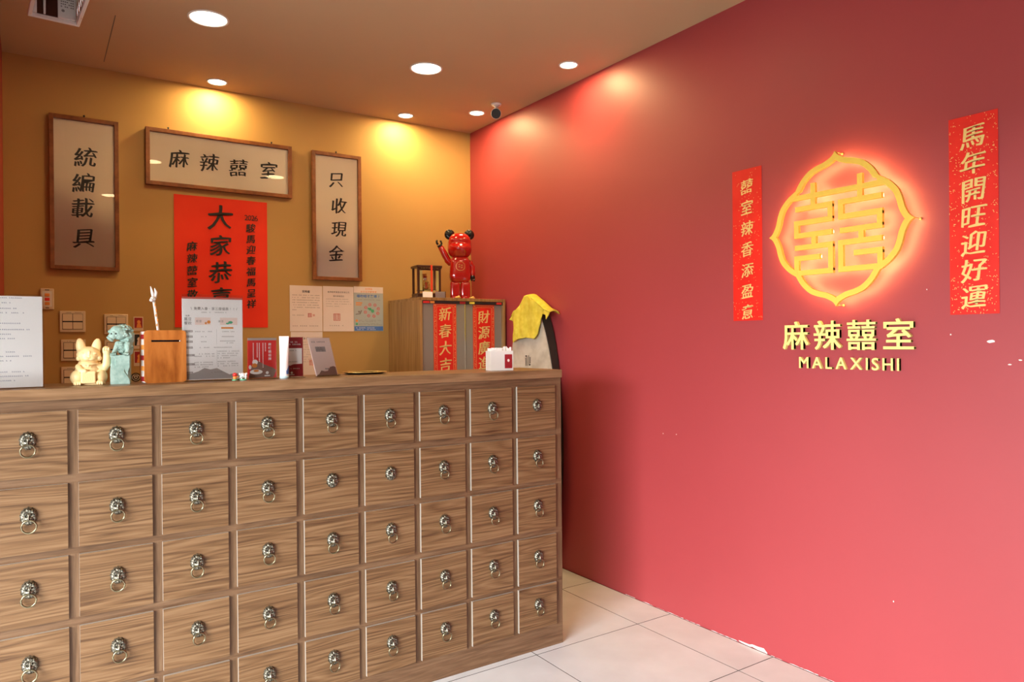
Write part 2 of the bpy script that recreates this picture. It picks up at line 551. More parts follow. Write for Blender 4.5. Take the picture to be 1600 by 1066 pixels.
# rails between the rows and stiles between the columns, flush with one another
zr = [(1.2091, zt[0])] + [(zb[i], zt[i + 1]) for i in range(4)] + [(zb[4], 0.0)]
for (a, b_) in zr:
    o = obj('rail', box(NB(), XL, XR, 0.0, 0.022, min(a, b_) - .004 * (b_ != 0), max(a, b_) + .004 * (a != 1.2091)), M['framewood'], ctr)
def colx(j):
    r = X9R - (9 - j) * PX
    return r - WX, r
for j in range(1, 10):
    x0 = colx(j)[1] - .004
    x1 = colx(j + 1)[0] + .004 if j < 9 else XR
    for i in range(5):
        obj('stile', box(NB(), x0, x1, -0.0004, 0.021, zb[i] - .0005, zt[i] + .0005), M['stilewood'], ctr)
obj('end_panel', box(NB(), XR, XR + .0005, 0.0, DEP, 0, 1.2091), M['stilewood'], ctr)

# drawer front: wood face, pale banding on its four edges
TH = YFR - YF
def drawer_bm(h):
    bm = NB()
    box(bm, -WX / 2, WX / 2, -TH, 0.004, -h / 2, h / 2)
    for f in bm.faces:
        f.material_index = 0 if f.normal.y < -.5 else 1
    return bm
# lion head: domed relief with mane lumps, brow, nose and muzzle
def lion_bm():
    bm = NB()
    NR, NA = 13, 44
    Rw, Rh = .0222, .0275
    def hgt(x, z):
        r = math.hypot(x, z); a = math.atan2(x, z)
        dome = .0115 * math.sqrt(max(0, 1 - (r * .97) ** 2))
        mane = 0
        if r > .5:
            mane = .0042 * math.sin((r - .5) / .5 * PI) * (0.5 + 0.5 * math.cos(a * 13 + 3 * r)) + .0016 * math.cos(a * 22 - r * 9)
        f = 0
        def bump(cx, cz, sx, sz, amp):
            return amp * math.exp(-((x - cx) / sx) ** 2 - ((z - cz) / sz) ** 2)
        f += bump(0, -.30, .22, .20, .0075) + bump(0, .02, .10, .28, .0042)
        f += bump(.24, .22, .17, .10, .0042) + bump(-.24, .22, .17, .10, .0042)
        f -= bump(.24, .06, .12, .08, .0042) + bump(-.24, .06, .12, .08, .0042)
        f += bump(.32, -.18, .16, .16, .0032) + bump(-.32, -.18, .16, .16, .0032)
        f -= bump(0, -.52, .20, .07, .0045)
        f += bump(.45, .62, .15, .15, .004) + bump(-.45, .62, .15, .15, .004) + bump(0, .72, .18, .14, .003)
        return dome + mane + f
    c = bm.verts.new((0, -hgt(0, 0) - .001, 0))
    rings = []
    for i in range(1, NR + 1):
        r = i / NR
        rg = []
        for k in range(NA):
            a = 2 * PI * k / NA
            rr = r * (1 + (.05 * math.cos(a * 13) if i == NR else 0))
            x, z = rr * math.sin(a), rr * math.cos(a)
            y = -hgt(x, z) - .001 if i < NR else 0.0
            rg.append(bm.verts.new((x * Rw, y, z * Rh)))
        rings.append(rg)
    for k in range(NA):
        bm.faces.new((c, rings[0][k], rings[0][(k + 1) % NA]))
    for i in range(NR - 1):
        for k in range(NA):
            bm.faces.new((rings[i][k], rings[i + 1][k], rings[i + 1][(k + 1) % NA], rings[i][(k + 1) % NA]))
    bmesh.ops.recalc_face_normals(bm, faces=bm.faces[:])
    if c.normal.y > 0:
        bmesh.ops.reverse_faces(bm, faces=bm.faces[:])
    return bm
def ring_bm():
    bm = NB()
    r = .0190
    tube(bm, [(r * math.sin(2 * PI * k / 28), -.0015 * math.cos(2 * PI * k / 28), -r + r * math.cos(2 * PI * k / 28)) for k in range(28)], .0027, 8, closed=True)
    return bm
lion_me = ring_me = None
dmesh = {}
no_ring = {(1, 9), (2, 5), (2, 6)}
rnd = random.Random(11)
for i in range(5):
    h = zt[i] - zb[i]
    for j in range(1, 10):
        x0, x1 = colx(j)
        if i not in dmesh:
            o = obj('drawer', drawer_bm(h), [M['drawerwood'], M['edgeband']], ctr)
            dmesh[i] = o.data
        else:
            o = bpy.data.objects.new('drawer', dmesh[i]); COL.objects.link(o); o.parent = ctr
        o.location = ((x0 + x1) / 2, 0, (zt[i] + zb[i]) / 2)
        if lion_me is None:
            l = obj('lion_head', lion_bm(), M['pewter'], o, True); lion_me = l.data
            rg = obj('ring_pull', ring_bm(), M['ringmetal'], o, True); ring_me = rg.data
        else:
            l = bpy.data.objects.new('lion_head', lion_me); COL.objects.link(l); l.parent = o
            rg = None
            if (i + 1, j) not in no_ring:
                rg = bpy.data.objects.new('ring_pull', ring_me); COL.objects.link(rg); rg.parent = o
        l.location = (0.002, -TH, .014)
        if rg:
            rg.location = (0.002, -TH - .0135, .0035)
            rg.rotation_euler = (R(-6 + 6 * rnd.random()), R(rnd.uniform(-7, 7)), R(rnd.uniform(-9, 9)))

# worktop
o = obj('worktop', box(NB(), XL, 1.9983, 2.598, 2.942, 1.2095, ZT, 0.0015), M['topwood'])
tag(o, 'long narrow walnut worktop slab lying on the drawer counter', 'worktop')

# ================================================================== BACK WALL PICTURES
def picture(name, label, x0, x1, z0, z1, fw, text, hooks):
    cx = (x0 + x1) / 2
    t = thing(name, label, 'picture', (cx, YB, z0))
    W, H = x1 - x0, z1 - z0
    d0, d1 = -.034, -.004
    obj('frame_side', box(NB(), -W / 2, -W / 2 + fw, d0, d1, 0, H, .0015), M['darkframe'], t)
    obj('frame_side', box(NB(), W / 2 - fw, W / 2, d0, d1, 0, H, .0015), M['darkframe'], t)
    obj('frame_rail', box(NB(), -W / 2 + fw, W / 2 - fw, d0, d1, 0, fw, .0015), M['darkframe'], t)
    obj('frame_rail', box(NB(), -W / 2 + fw, W / 2 - fw, d0, d1, H - fw, H, .0015), M['darkframe'], t)
    p = obj('paper', box(NB(), -W / 2 + fw, W / 2 - fw, -.014, -.008, fw, H - fw), M['paper'], t)
    for ch, u, v, s in text:
        bm = NB(); put_glyph(bm, ch, u, v, s, -.0148, 'brush')
        obj('character', bm, M['ink'], p)
    bm = NB(); quad(bm, -W / 2 + fw * .8, W / 2 - fw * .8, fw * .8, H - fw * .8, -.020)
    obj('glass_pane', bm, M['glass'], t)
    for u in hooks:
        b = NB(); cyl(b, (u, -.012, H), (u, -.012, H + .012), .004, n=10); ell(b, (u, -.012, H + .013), (.0055, .0055, .0045), 10, 6)
        obj('hanger', b, M['dark'], t)
    return t
# (character, x from centre, height above the frame's foot, size)
def chars(text, us, vs, s):
    return [(c, u, v, s) for c, u, v in zip(text, us, vs)]
picture('framed_calligraphy', 'tall wood-framed calligraphy of four characters hanging above the light switches', .078, .4005, 1.780, 2.600, .0205,
        chars('統編載具', (0.005, -.005, -.012, -.005), (.610, .470, .335, .175), .112), (0.0,))
picture('framed_calligraphy', 'wide horizontal wood-framed calligraphy hanging above the orange-red poster', .534, 1.352, 2.277, 2.600, .0215,
        chars('麻辣囍室', (-.235, -.072, .092, .270), (.165, .165, .155, .160), .110), (-.29, .29))
picture('framed_calligraphy', 'tall wood-framed calligraphy hanging above the pinned notices', 1.480, 1.807, 1.778, 2.598, .0215,
        chars('只收現金', (0.0, 0.015, .015, -.005), (.655, .485, .335, .175), .108), (0.0,))

# red calligraphy poster
t = thing('calligraphy_poster', 'orange-red paper poster with black brush lettering taped under the horizontal frame', 'poster', (.942, YB, 1.4727))
W2, H2 = .262, .768
bm = NB()
nx, nz = 14, 20
vv = [[bm.verts.new((-W2 + 2 * W2 * i / nx, -.003 - .0035 * max(0, noise.noise((i * .45, 0, j * .28))), H2 * j / nz)) for i in range(nx + 1)] for j in range(nz + 1)]
for j in range(nz):
    for i in range(nx):
        bm.faces.new((vv[j][i], vv[j][i + 1], vv[j + 1][i + 1], vv[j + 1][i]))
sh = obj('sheet', bm, M['redpaper'], t, True)
bm = NB()
for ch, z, s in (('大', .654, .150), ('家', .486, .128), ('恭', .327, .135), ('喜', .175, .130)):
    put_glyph(bm, ch, -.012, z, s, -.0075, 'boldbrush')
    obj('character', bm, M['ink'], sh); bm = NB()
column(bm, '駿馬迎春福馬呈祥', .164, .603, .0656, .056, -.0075, 'brush', weight=-.004)
latin(bm, '2026', .128, .206, .665, .046, -.0075)
column(bm, '麻辣囍室敬賀', -.168, .472, .070, .058, -.0075, 'brush', weight=-.004)
obj('small_lettering', bm, M['ink'], sh)
bm = NB()
for u in (-.20, .0, .22):
    quad(bm, u - .018, u + .018, H2 - .006, H2 + .006, -.0085)
obj('tape', bm, M['acrylic'], t)

# ================================================================== NOTICES PINNED ON THE BACK WALL
def sheet(name, label, x0, x1, z0, z1, m_, group=None):
    t = thing(name, label, 'notice', ((x0 + x1) / 2, YB, z0), group=group)
    obj('paper', box(NB(), -(x1 - x0) / 2, (x1 - x0) / 2, -.003, -.0008, 0, z1 - z0), m_, t)
    return t, (x1 - x0) / 2, z1 - z0
rnd = random.Random(3)
def stampmark(bm, x, z, s, y):
    for a, b_, c, d in ((-1, 1, .86, 1), (-1, 1, -1, -.86), (-1, -.86, -1, 1), (.86, 1, -1, 1), (-.05, .05, -1, 1)):
        quad(bm, x + a * s, x + b_ * s, z + c * s, z + d * s, y)
    for k in range(5):
        zz = -.7 + .33 * k
        quad(bm, x - .75 * s, x - .2 * s, z + zz * s, z + (zz + .14) * s, y); quad(bm, x + .2 * s, x + .75 * s, z + (zz + .05) * s, z + (zz + .19) * s, y)
        quad(bm, x - .52 * s, x - .42 * s, z + zz * s, z + (zz + .3) * s, y); quad(bm, x + .45 * s, x + .55 * s, z + (zz) * s, z + (zz + .28) * s, y)
# 1
t, hw, hh = sheet('paper_notice', 'leftmost pink-tinted printed notice on the mustard wall, its red stamp at the lower right', 1.339, 1.547, 1.449, 1.7385, M['paperpink'])
bm = NB()
row(bm, '告知書', -.018, hh - .037, .017, .017, -.0036, weight=.01)
for k in range(7):
    dashes(bm, -.088, .088 if k < 6 else -.05, hh - .060 - k * .0155, .0048, -.0036, rnd, .0068, ragged=False)
dashes(bm, -.088, -.01, hh - .187, .0045, -.0036, rnd, .0068, ragged=False)
dashes(bm, -.088, .08, .035, .004, -.0036, rnd, .012)
obj('print', bm, M['ink'], t)
bm = NB(); stampmark(bm, .022, hh - .187, .0125, -.0037); stampmark(bm, .048, hh - .187, .006, -.0037)
obj('red_stamp', bm, M['stamp'], t)
# 2
t, hw, hh = sheet('paper_notice', 'pink-tinted printed notice with a large square red stamp, next to the blue poster', 1.5515, 1.757, 1.449, 1.7405, M['paperpink'])
bm = NB()
row(bm, '經濟部商業登記核准公文', -.066, hh - .037, .0134, .0125, -.0036, weight=.01)
row(bm, '營利事業登記', -.030, hh - .063, .0125, .012, -.0036, weight=.01)
for k in range(4):
    dashes(bm, -.082, .086 if k < 3 else .03, hh - .082 - k * .0155, .0046, -.0036, rnd, .0068)
dashes(bm, -.06, .06, .038, .0045, -.0036, rnd, .014)
obj('print', bm, M['greyink'], t)
bm = NB(); stampmark(bm, -.012, .092, .0225, -.0037)
obj('red_stamp', bm, M['stamp'], t)
# 3 blue poster
t, hw, hh = sheet('printed_poster', 'small pale blue printed poster with a circle of round red icons', 1.7590, 1.9655, 1.4505, 1.745, M['ltblue'])
bm = NB(); quad(bm, -hw, hw, hh - .041, hh, -.0033); obj('header_band', bm, M['paperpink'], t)
bm = NB(); quad(bm, -hw + .003, hw - .002, .003, .032, -.0033); obj('footer_band', bm, M['blue'], t)
bm = NB()
row(bm, '喝咖啡不驚嗎?', -.072, hh - .063, .024, .023, -.0036, weight=.02)
obj('blue_title', bm, M['blue'], t)
bm = NB()
row(bm, '給您建議', -.018, hh - .014, .0125, .012, -.0036, weight=.01)
row(bm, '全方位健康管理', -.05, hh - .033, .0165, .014, -.0036, weight=.01)
quad(bm, -.09, -.045, hh - .112, hh - .104, -.0034); quad(bm, -.09, -.05, hh - .124, hh - .117, -.0034)
quad(bm, -.092, -.076, .062, .076, -.0034)
obj('orange_print', bm, M['orange'], t)
bm = NB()
for k in range(8):
    a = 2 * PI * k / 8 + .3
    cx, cz = .022 + .048 * math.cos(a), .138 + .040 * math.sin(a)
    ringflat(bm, cx, cz, .0078, .0105, -.0034, 18)
    quad(bm, cx - .006, cx + .006, cz - .0015, cz + .0015, -.00345)
obj('round_icon', bm, M['brightred'], t)
bm = NB()
for cx, cz, s in ((.010, .146, .010), (.027, .134, .012), (-.002, .150, .006)):
    disc(bm, cx, cz, s, -.0034, 12)
quad(bm, -.092, -.076, .040, .054, -.0034)
obj('green_shapes', bm, M['green'], t)
bm = NB()
flatpoly(bm, [(-.093, .108), (-.058, .112), (-.047, .138), (-.055, .138), (-.064, .118), (-.090, .114)], -.0034)
disc(bm, -.068, .128, .007, -.0034, 10)
for zz in (.072, .064, .050, .042):
    dashes(bm, -.068, .094, zz, .0045, -.0036, rnd, .006)
dashes(bm, -.075, .08, hh - .086, .0045, -.0036, rnd, .008)
obj('print', bm, M['greyink'], t)
bm = NB(); dashes(bm, -.09, .05, .022, .006, -.0036, rnd, .007); dashes(bm, -.09, .06, .011, .0045, -.0036, rnd, .007)
obj('white_print', bm, M['whitepaper'], t)
# 4 lower sheet under the first notice
t, hw, hh = sheet('paper_notice', 'pink-tinted printed notice hanging below the first notice, partly behind the leaflet stands', 1.343, 1.546, 1.155, 1.446, M['paperpink'])
bm = NB()
row(bm, '公告事項', -.05, hh - .042, .017, .014, -.0036, weight=.01)
for k in range(9):
    dashes(bm, -.088, .085, hh - .065 - k * .0155, .0042, -.0036, rnd, .0065)
obj('print', bm, M['greyink'], t)
bm = NB(); stampmark(bm, .03, .095, .016, -.0037)
obj('red_stamp', bm, M['stamp'], t)

# ================================================================== SWITCHES, PHOTOS
def switch_plate(label, x0, x1, z0, z1, rows_=2):
    t = thing('light_switch', label, 'light switch', ((x0 + x1) / 2, YB, z0))
    W, H = (x1 - x0), (z1 - z0)
    obj('cover_plate', box(NB(), -W / 2, W / 2, -.010, 0, 0, H, .002), M['cream'], t)
    obj('recess', box(NB(), -W * .40, W * .40, -.0108, -.009, H * .12, H * .87), M['dark'], t)
    for c in (-1, 1):
        for r_ in (0, 1):
            a, b_ = (-.385 * W, -.01 * W) if c < 0 else (.01 * W, .385 * W)
            z_a = H * (.14 + r_ * .385); z_b = z_a + H * .325
            bm = NB(); box(bm, a, b_, -.0145, -.0105, z_a, z_b, .001)
            obj('rocker', bm, M['cream'], t)
    bm = NB()
    dashes(bm, -W * .25, -W * .02, H * .93, .004, -.0105, rnd, .005); dashes(bm, W * .1, W * .38, H * .93, .004, -.0105, rnd, .005)
    obj('print', bm, M['ink'], t)
switch_plate('cream four-rocker light switch alone below the leftmost frame, topmost of the switches', .1187, .2366, 1.4463, 1.5588)
switch_plate('cream four-rocker light switch directly behind the teal lion statue', .325, .4406, 1.4354, 1.5443)
switch_plate('cream four-rocker light switch behind the ears of the cream cat figurine', .1232, .2360, 1.2925, 1.4055)
switch_plate('cream four-rocker light switch low behind the body of the cream cat figurine', .1232, .2360, 1.1487, 1.2601)
switch_plate('cream four-rocker light switch behind the plinth of the teal lion statue', .325, .4406, 1.2950, 1.4040)
# thermostat-like control
t = thing('wall_control', 'small cream wall control with three orange buttons above the printed menu sheet', 'wall control', (.0640, YB, 1.566))
obj('cover_plate', box(NB(), -.030, .030, -.012, 0, 0, .110, .003), M['cream'], t)
obj('face', box(NB(), -.021, .021, -.0135, -.011, .014, .096), M['whiteplastic'], t)
for k, mm in enumerate(('orange', 'brightred', 'orange')):
    obj('button', box(NB(), -.011, .011, -.016, -.013, .022 + k * .023, .038 + k * .023, .001), M[mm], t)
bm = NB(); box(bm, -.010, .010, -.0145, -.013, .100, .104); box(bm, -.008, .008, -.0145, -.013, .006, .010)
obj('slot', bm, M['dark'], t)
# instant photos
for k, (za, zb_, lab) in enumerate(((1.4532, 1.5318, 'instant photo on the wall beside the wooden card box, uppermost of three'),
                                   (1.3524, 1.4389, 'instant photo on the wall beside the wooden card box, middle of three'),
                                   (1.2560, 1.3423, 'instant photo on the wall beside the wooden card box, lowest of three'))):
    t = thing('instant_photo', lab, 'photo', (.4928, YB, za))
    H = zb_ - za
    obj('white_border', box(NB(), -.0245, .0245, -.003, -.0005, 0, H), M['cream'], t)
    bm = NB(); quad(bm, -.020, .020, H * .2, H * .93, -.0034)
    obj('print', bm, M['darkred'] if k != 1 else M['ink'], t)
    bm = NB(); disc(bm, .002, H * .62, .009, -.0037, 14, .011); flatpoly(bm, [(-.010, H * .22), (.016, H * .22), (.010, H * .5), (-.006, H * .5)], -.0036)
    obj('figure_print', bm, M['orange'] if k != 1 else M['palepink'], t)

# ================================================================== CABINET AGAINST THE BACK WALL
CX0, CX1, CY, CZ = 2.004, 2.640, 4.048, 1.637
cab = thing('display_cabinet', 'oak cabinet with frosted sliding glass doors standing in the corner of the two walls', 'cabinet', ((CX0 + CX1) / 2, CY, 0))
hw = (CX1 - CX0) / 2; cd = YB - CY - .003
obj('side_panel', box(NB(), -hw, -hw + .018, 0, cd, .06, CZ, .001), M['cabwood'], cab)
obj('side_panel', box(NB(), hw - .018, hw, 0, cd, .06, CZ, .001), M['cabwood'], cab)
obj('top_panel', box(NB(), -hw, hw, -.001, cd, CZ - .0005, CZ + .018, .001), M['cabwood'], cab)
obj('back_panel', box(NB(), -hw + .018, hw - .018, cd - .012, cd, .06, CZ), M['cabwood'], cab)
obj('base', box(NB(), -hw + .01, hw - .01, .02, cd, 0, .06), M['cabwood'], cab)
for z in (.5, .87, 1.24):
    obj('shelf', box(NB(), -hw + .018, hw - .018, .04, cd - .012, z, z + .016), M['cabwood'], cab)
bm = NB(); box(bm, -hw + .018, hw - .018, .004, .030, CZ - .020, CZ); box(bm, -hw + .018, hw - .018, .004, .030, .06, .075)
obj('track', bm, M['dark'], cab)
obj('glass_door', box(NB(), -hw + .019, .012, .012, .016, .075, CZ - .018), M['greyglass'], cab)
obj('glass_door', box(NB(), -.008, hw - .019, .020, .024, .075, CZ - .018), M['greyglass'], cab)
obj('door_edge', box(NB(), .010, .0135, .0105, .0165, .075, CZ - .018), M['chrome'], cab)
obj('door_edge', box(NB(), hw - .0225, hw - .019, .018, .024, .075, CZ - .018), M['chrome'], cab)
for u0, u1, mm in ((-hw + .025, -hw + .070, 'brightred'), (-hw + .075, -hw + .105, 'orange'), (-.03, .012, 'darkred'), (.015, .038, 'dark'), (.042, .080, 'yellowcloth'), (.25, .29, 'brightred')):
    obj('track_sticker', box(NB(), u0, u1, .0025, .0045, CZ - .018, CZ - .004), M[mm], cab)

def banner(name, label, loc, rz, W, H, text, size, pitch, ztop, flecks, border=None, taper=None, style='boldbrush'):
    t = thing(name, label, 'banner', loc, rz)
    s = obj('red_paper', box(NB(), -W / 2, W / 2, -.0025, -.0006, 0, H), M['redpaper2'], t)
    for i, ch in enumerate(text):
        bm = NB(); put_glyph(bm, ch, 0, ztop - i * pitch, size, -.0032, style)
        obj('character', bm, M['goldprint'], s)
    rr = random.Random(len(text) + int(W * 1000))
    bm = NB()
    if flecks:
        for _ in range(flecks):
            x, z = rr.uniform(-W / 2, W / 2), rr.uniform(0, H)
            a = rr.random() * PI; l = rr.uniform(.0008, .0032); q = .0007
            dx, dz = math.cos(a) * l, math.sin(a) * l; ex, ez = -math.sin(a) * q, math.cos(a) * q
            pts = [(x - dx - ex, z - dz - ez), (x + dx - ex, z + dz - ez), (x + dx + ex, z + dz + ez), (x - dx + ex, z - dz + ez)]
            if all(abs(p[0]) < W / 2 and 0 < p[1] < H for p in pts):
                flatpoly(bm, pts, -.0029)
    if border:
        b0 = border
        for sx in (-1, 1):
            quad(bm, sx * (W / 2 - b0) - .0007, sx * (W / 2 - b0) + .0007, .01, H - b0, -.0029)
            quad(bm, sx * (W / 2 - .004) - .0007, sx * (W / 2 - .004) + .0007, .004, H - .004, -.0029)
            z = .014
            while z < H - .01:
                x = sx * (W / 2 - b0 / 2 - .002)
                for q in range(3):
                    a = rr.random() * PI; l = b0 * .22
                    dx, dz = math.cos(a) * l, math.sin(a) * l
                    ox, oz = rr.uniform(-b0 * .18, b0 * .18), rr.uniform(-.003, .003)
                    flatpoly(bm, [(x + ox - dx, z + oz - dz), (x + ox + dx * .2 - dz * .3, z + oz + dz * .2 - dx * .3), (x + ox + dx, z + oz + dz), (x + ox + dx * .1, z + oz + dz * .1 + .0012)], -.0029)
                z += .009
        quad(bm, -W / 2 + b0, W / 2 - b0, H - b0 - .0007, H - b0 + .0007, -.0029)
        x = -W / 2 + .008
        while x < W / 2 - .008:
            ringflat(bm, x, H - b0 / 2, .0022, .0036, -.0029, 8); x += .010
    obj('gold_flecks', bm, M['goldprint'], s)
    return t
M['redpaper2'] = mottled('festive_red_paper', (0.72, 0.016, 0.010), (0.80, 0.024, 0.014), 8.0, 0.45, 0.4)
M['goldprint'] = mat('gold_print', (0.88, 0.66, 0.24), 0.42, 0.25, 0.5)
# two hanging on the cabinet doors
from_px = CY + .010
banner('couplet_banner', 'red banner with gold characters on the cabinet glass, nearer the lantern case', (2.186, CY + .011, 1.10), 0, .165, .522,
       '新春大吉', .092, .108, .452, 0, border=.024)
banner('couplet_banner', 'red banner with gold characters on the cabinet glass, nearer the yellow cloth', (2.480, CY + .0195, 1.10), 0, .165, .522,
       '財源廣進', .092, .101, .436, 0, border=.024)
# two on the red wall
banner('couplet_banner', 'narrow red paper banner with seven gold characters, nearest the counter on the red wall', (XW, 2.0925, 1.458), R(-90), .157, .676,
       '囍室辣香添盈意', .068, .0932, .598, 160)
banner('couplet_banner', 'wide red paper banner with large gold characters, on the far side of the glowing emblem', (XW, 1.1645, 1.4535), R(-90), .1535, .676,
       '馬年開旺迎好運', .085, .0908, .604, 420)

# ================================================================== EMBLEM
em = thing('backlit_emblem', 'large gold openwork emblem of a four-lobed frame and double characters, glowing on the red wall', 'wall sign', (XW, 1.634, 1.802), R(-90))
q0 = [(0, .302), (.014, .284), (.045, .268), (.082, .258), (.116, .243), (.150, .212), (.1745, .1745)]
quarter = q0 + [(.1775, .1775)] + [(b_, a) for a, b_ in q0[::-1]]
def catmull(pts, n=4):
    out = []
    for i in range(len(pts) - 1):
        p0 = Vector(pts[max(0, i - 1)]); p1 = Vector(pts[i]); p2 = Vector(pts[i + 1]); p3 = Vector(pts[min(len(pts) - 1, i + 2)])
        for k in range(n):
            s = k / n
            out.append(0.5 * ((2 * p1) + (-p0 + p2) * s + (2 * p0 - 5 * p1 + 4 * p2 - p3) * s * s + (-p0 + 3 * p1 - 3 * p2 + p3) * s ** 3))
    out.append(Vector(pts[-1]))
    return out
qa = catmull(q0)
qpts = qa + [Vector((p.y, p.x)) for p in qa[::-1][1:-1]]
ringo = []
for k in range(4):
    a = -k * PI / 2
    ringo += [Vector((p.x * math.cos(a) - p.y * math.sin(a), p.x * math.sin(a) + p.y * math.cos(a))) for p in qpts]
BWD = .0215
n = len(ringo)
def inner_half(pts):
    out = []
    for i, p in enumerate(pts):
        a = (pts[min(i + 1, len(pts) - 1)] - pts[max(i - 1, 0)]).normalized()
        q = p + Vector((a.y, -a.x)) * BWD
        q.x = max(q.x, 0.0)
        if q.x > q.y:
            q = Vector(((q.x + q.y) / 2,) * 2)
        out.append(q)
    out[-1] = Vector((.1655, .1655)); out[0] = Vector((0, .276))
    for i in range(1, len(out) - 1):
        if out[i].y > .276 - out[i].x * .5: pass
    return out
ia = inner_half(qa)
iq = ia + [Vector((p.y, p.x)) for p in ia[::-1][1:-1]]
ringi = []
for k in range(4):
    a = -k * PI / 2
    ringi += [Vector((p.x * math.cos(a) - p.y * math.sin(a), p.x * math.sin(a) + p.y * math.cos(a))) for p in iq]
YE0, YE1 = -.058, -.044
R_O, R_I = ringo, ringi
def ring_solid(y0, y1, t0=0.0, t1=1.0):
    bm = NB()
    ro = [a.lerp(b_, t0) for a, b_ in zip(R_O, R_I)]; ri = [a.lerp(b_, t1) for a, b_ in zip(R_O, R_I)]
    A = [bm.verts.new((p.x, y0, p.y)) for p in ro]; B = [bm.verts.new((p.x, y0, p.y)) for p in ri]
    C = [bm.verts.new((p.x, y1, p.y)) for p in ro]; D = [bm.verts.new((p.x, y1, p.y)) for p in ri]
    for i in range(n):
        j = (i + 1) % n
        bm.faces.new((A[i], A[j], B[j], B[i])); bm.faces.new((C[i], C[j], D[j], D[i]))
        bm.faces.new((A[i], C[i], C[j], A[j])); bm.faces.new((B[i], D[i], D[j], B[j]))
    bmesh.ops.dissolve_degenerate(bm, dist=1e-6, edges=bm.edges[:])
    bmesh.ops.recalc_face_normals(bm, faces=bm.faces[:])
    return bm
obj('lobed_frame', ring_solid(YE0, YE1), M['goldpaint'], em)
strokes = [[(-.196, .146), (.200, .146)], [(-.096, .196), (-.096, .10)], [(.100, .196), (.100, .10)],
           [(-.176, .100), (-.022, .100), (-.022, .043), (-.172, .043), (-.172, -.008), (-.016, -.008)], [(-.094, -.008), (-.094, -.057)],
           [(-.180, -.057), (-.021, -.057), (-.021, -.160), (-.172, -.160), (-.172, -.100), (-.068, -.100)],
           [(.184, .100), (.022, .100), (.022, .043), (.176, .043), (.176, -.010), (.018, -.010)], [(.104, -.010), (.104, -.057)],
           [(.184, -.057), (.021, -.057), (.021, -.160), (.176, -.160), (.176, -.101), (.074, -.101)]]
def bars(y0, y1, hw_):
    bm = NB()
    for st in strokes:
        for (a, b_) in zip(st, st[1:]):
            e0 = hw_ if st.index(a) > 0 else 0
            e1 = hw_ if st.index(b_) < len(st) - 1 else 0
            if abs(a[1] - b_[1]) < 1e-6:
                x0, x1 = sorted((a[0], b_[0]))
                ea, eb = (e0, e1) if a[0] < b_[0] else (e1, e0)
                box(bm, x0 - ea, x1 + eb, y0, y1, a[1] - hw_, a[1] + hw_)
            else:
                z0, z1 = sorted((a[1], b_[1]))
                box(bm, a[0] - hw_, a[0] + hw_, y0 + .00015, y1 - .00015, z0, z1)
    return bm
obj('double_character', bars(YE0 + .0006, YE1 + .0003, .0102), M['goldpaint'], em)
obj('back_light', ring_solid(YE1 + .0005, YE1 + .0015, .25, .75), M['glow'], em)
obj('back_light', bars(YE1 + .0007, YE1 + .0017, .0050), M['glow'], em)
for (u, v) in ((0, .298), (.298, 0), (0, -.298), (-.298, 0)):
    bm = NB(); cyl(bm, (u, -.044, v), (u, -.0005, v), .0016, n=8); ell(bm, (u, -.006, v), (.0055, .0055, .0055), 12, 8)
    obj('standoff_pin', bm, M['gold'], em, True)
bm = NB(); cyl(bm, (.085, -.001, -.028), (.085, -.012, -.028), .005, n=12)
obj('cable_grommet', bm, M['dark'], em)

sg = thing('raised_lettering', 'pale gold raised Chinese characters on the red wall directly under the glowing emblem', 'wall lettering', (XW, 1.630, 1.388), R(-90))
for i, ch in enumerate('麻辣囍室'):
    bm = NB()
    put_glyph(bm, ch, -.2125 + i * .1425, 0, .124, -.0105, 'bold', extrude=.055)
    obj('character', bm, M['signgold'], sg)
sg = thing('raised_lettering', 'pale gold raised Latin capitals spelling one word on the red wall, below the gold characters', 'wall lettering', (XW, 1.621, 1.2775), R(-90))
word = 'MALAXISHI'
ws = [glyph(c, .012, .10)[2] * .066 for c in word]
gap = (.414 - sum(ws)) / (len(word) - 1)
x = -.207
for c, wd in zip(word, ws):
    bm = NB()
    put_glyph(bm, c, x + wd / 2, 0, .066, -.0080, 'bold', extrude=.10)
    obj('letter', bm, M['signgold'], sg)
    x += wd + gap

# ================================================================== CEILING LAMPS
def lamp(name, label, x, y, r, watts, col=LAMP_COL, tilt=0):
    t = thing(name, label, 'ceiling light', (x, y, ZC))
    bm = NB()
    N = 40
    prof = [(r + .008, 0), (r + .008, -.003), (r + .001, -.005), (r - .002, -.002), (r - .003, .0)]
    rg = [[bm.verts.new((a * math.cos(2 * PI * k / N), a * math.sin(2 * PI * k / N), z)) for k in range(N)] for a, z in prof]
    for a, b_ in zip(rg, rg[1:]):
        for k in range(N):
            bm.faces.new((a[k], a[(k + 1) % N], b_[(k + 1) % N], b_[k]))
    bmesh.ops.recalc_face_normals(bm, faces=bm.faces[:])
    obj('trim_ring', bm, M['whiteplastic'], t, True)
    bm = NB()
    bm.faces.new([bm.verts.new(((r - .002) * math.cos(-2 * PI * k / N), (r - .002) * math.sin(-2 * PI * k / N), -.0012)) for k in range(N)])
    obj('diffuser', bm, M['lampface'], t)
    a = area('lamp_light', (0, 0, -.006), (0, 0, 0), 2 * r * .9, 0, watts, col, 'DISK')
    a.parent = t
    return t
lamp('round_downlight', 'large round panel downlight above the horizontal frame', .69, 3.557, .082, LAMP_BIG_W)
lamp('round_downlight', 'large round panel downlight above the notices, toward the middle of the ceiling', 1.821, 3.570, .082, LAMP_BIG_W)
lamp('round_downlight', 'large round panel downlight overhead in front of the counter, over the printed menu stand', .82, 2.42, .082, LAMP_FRONT_W)
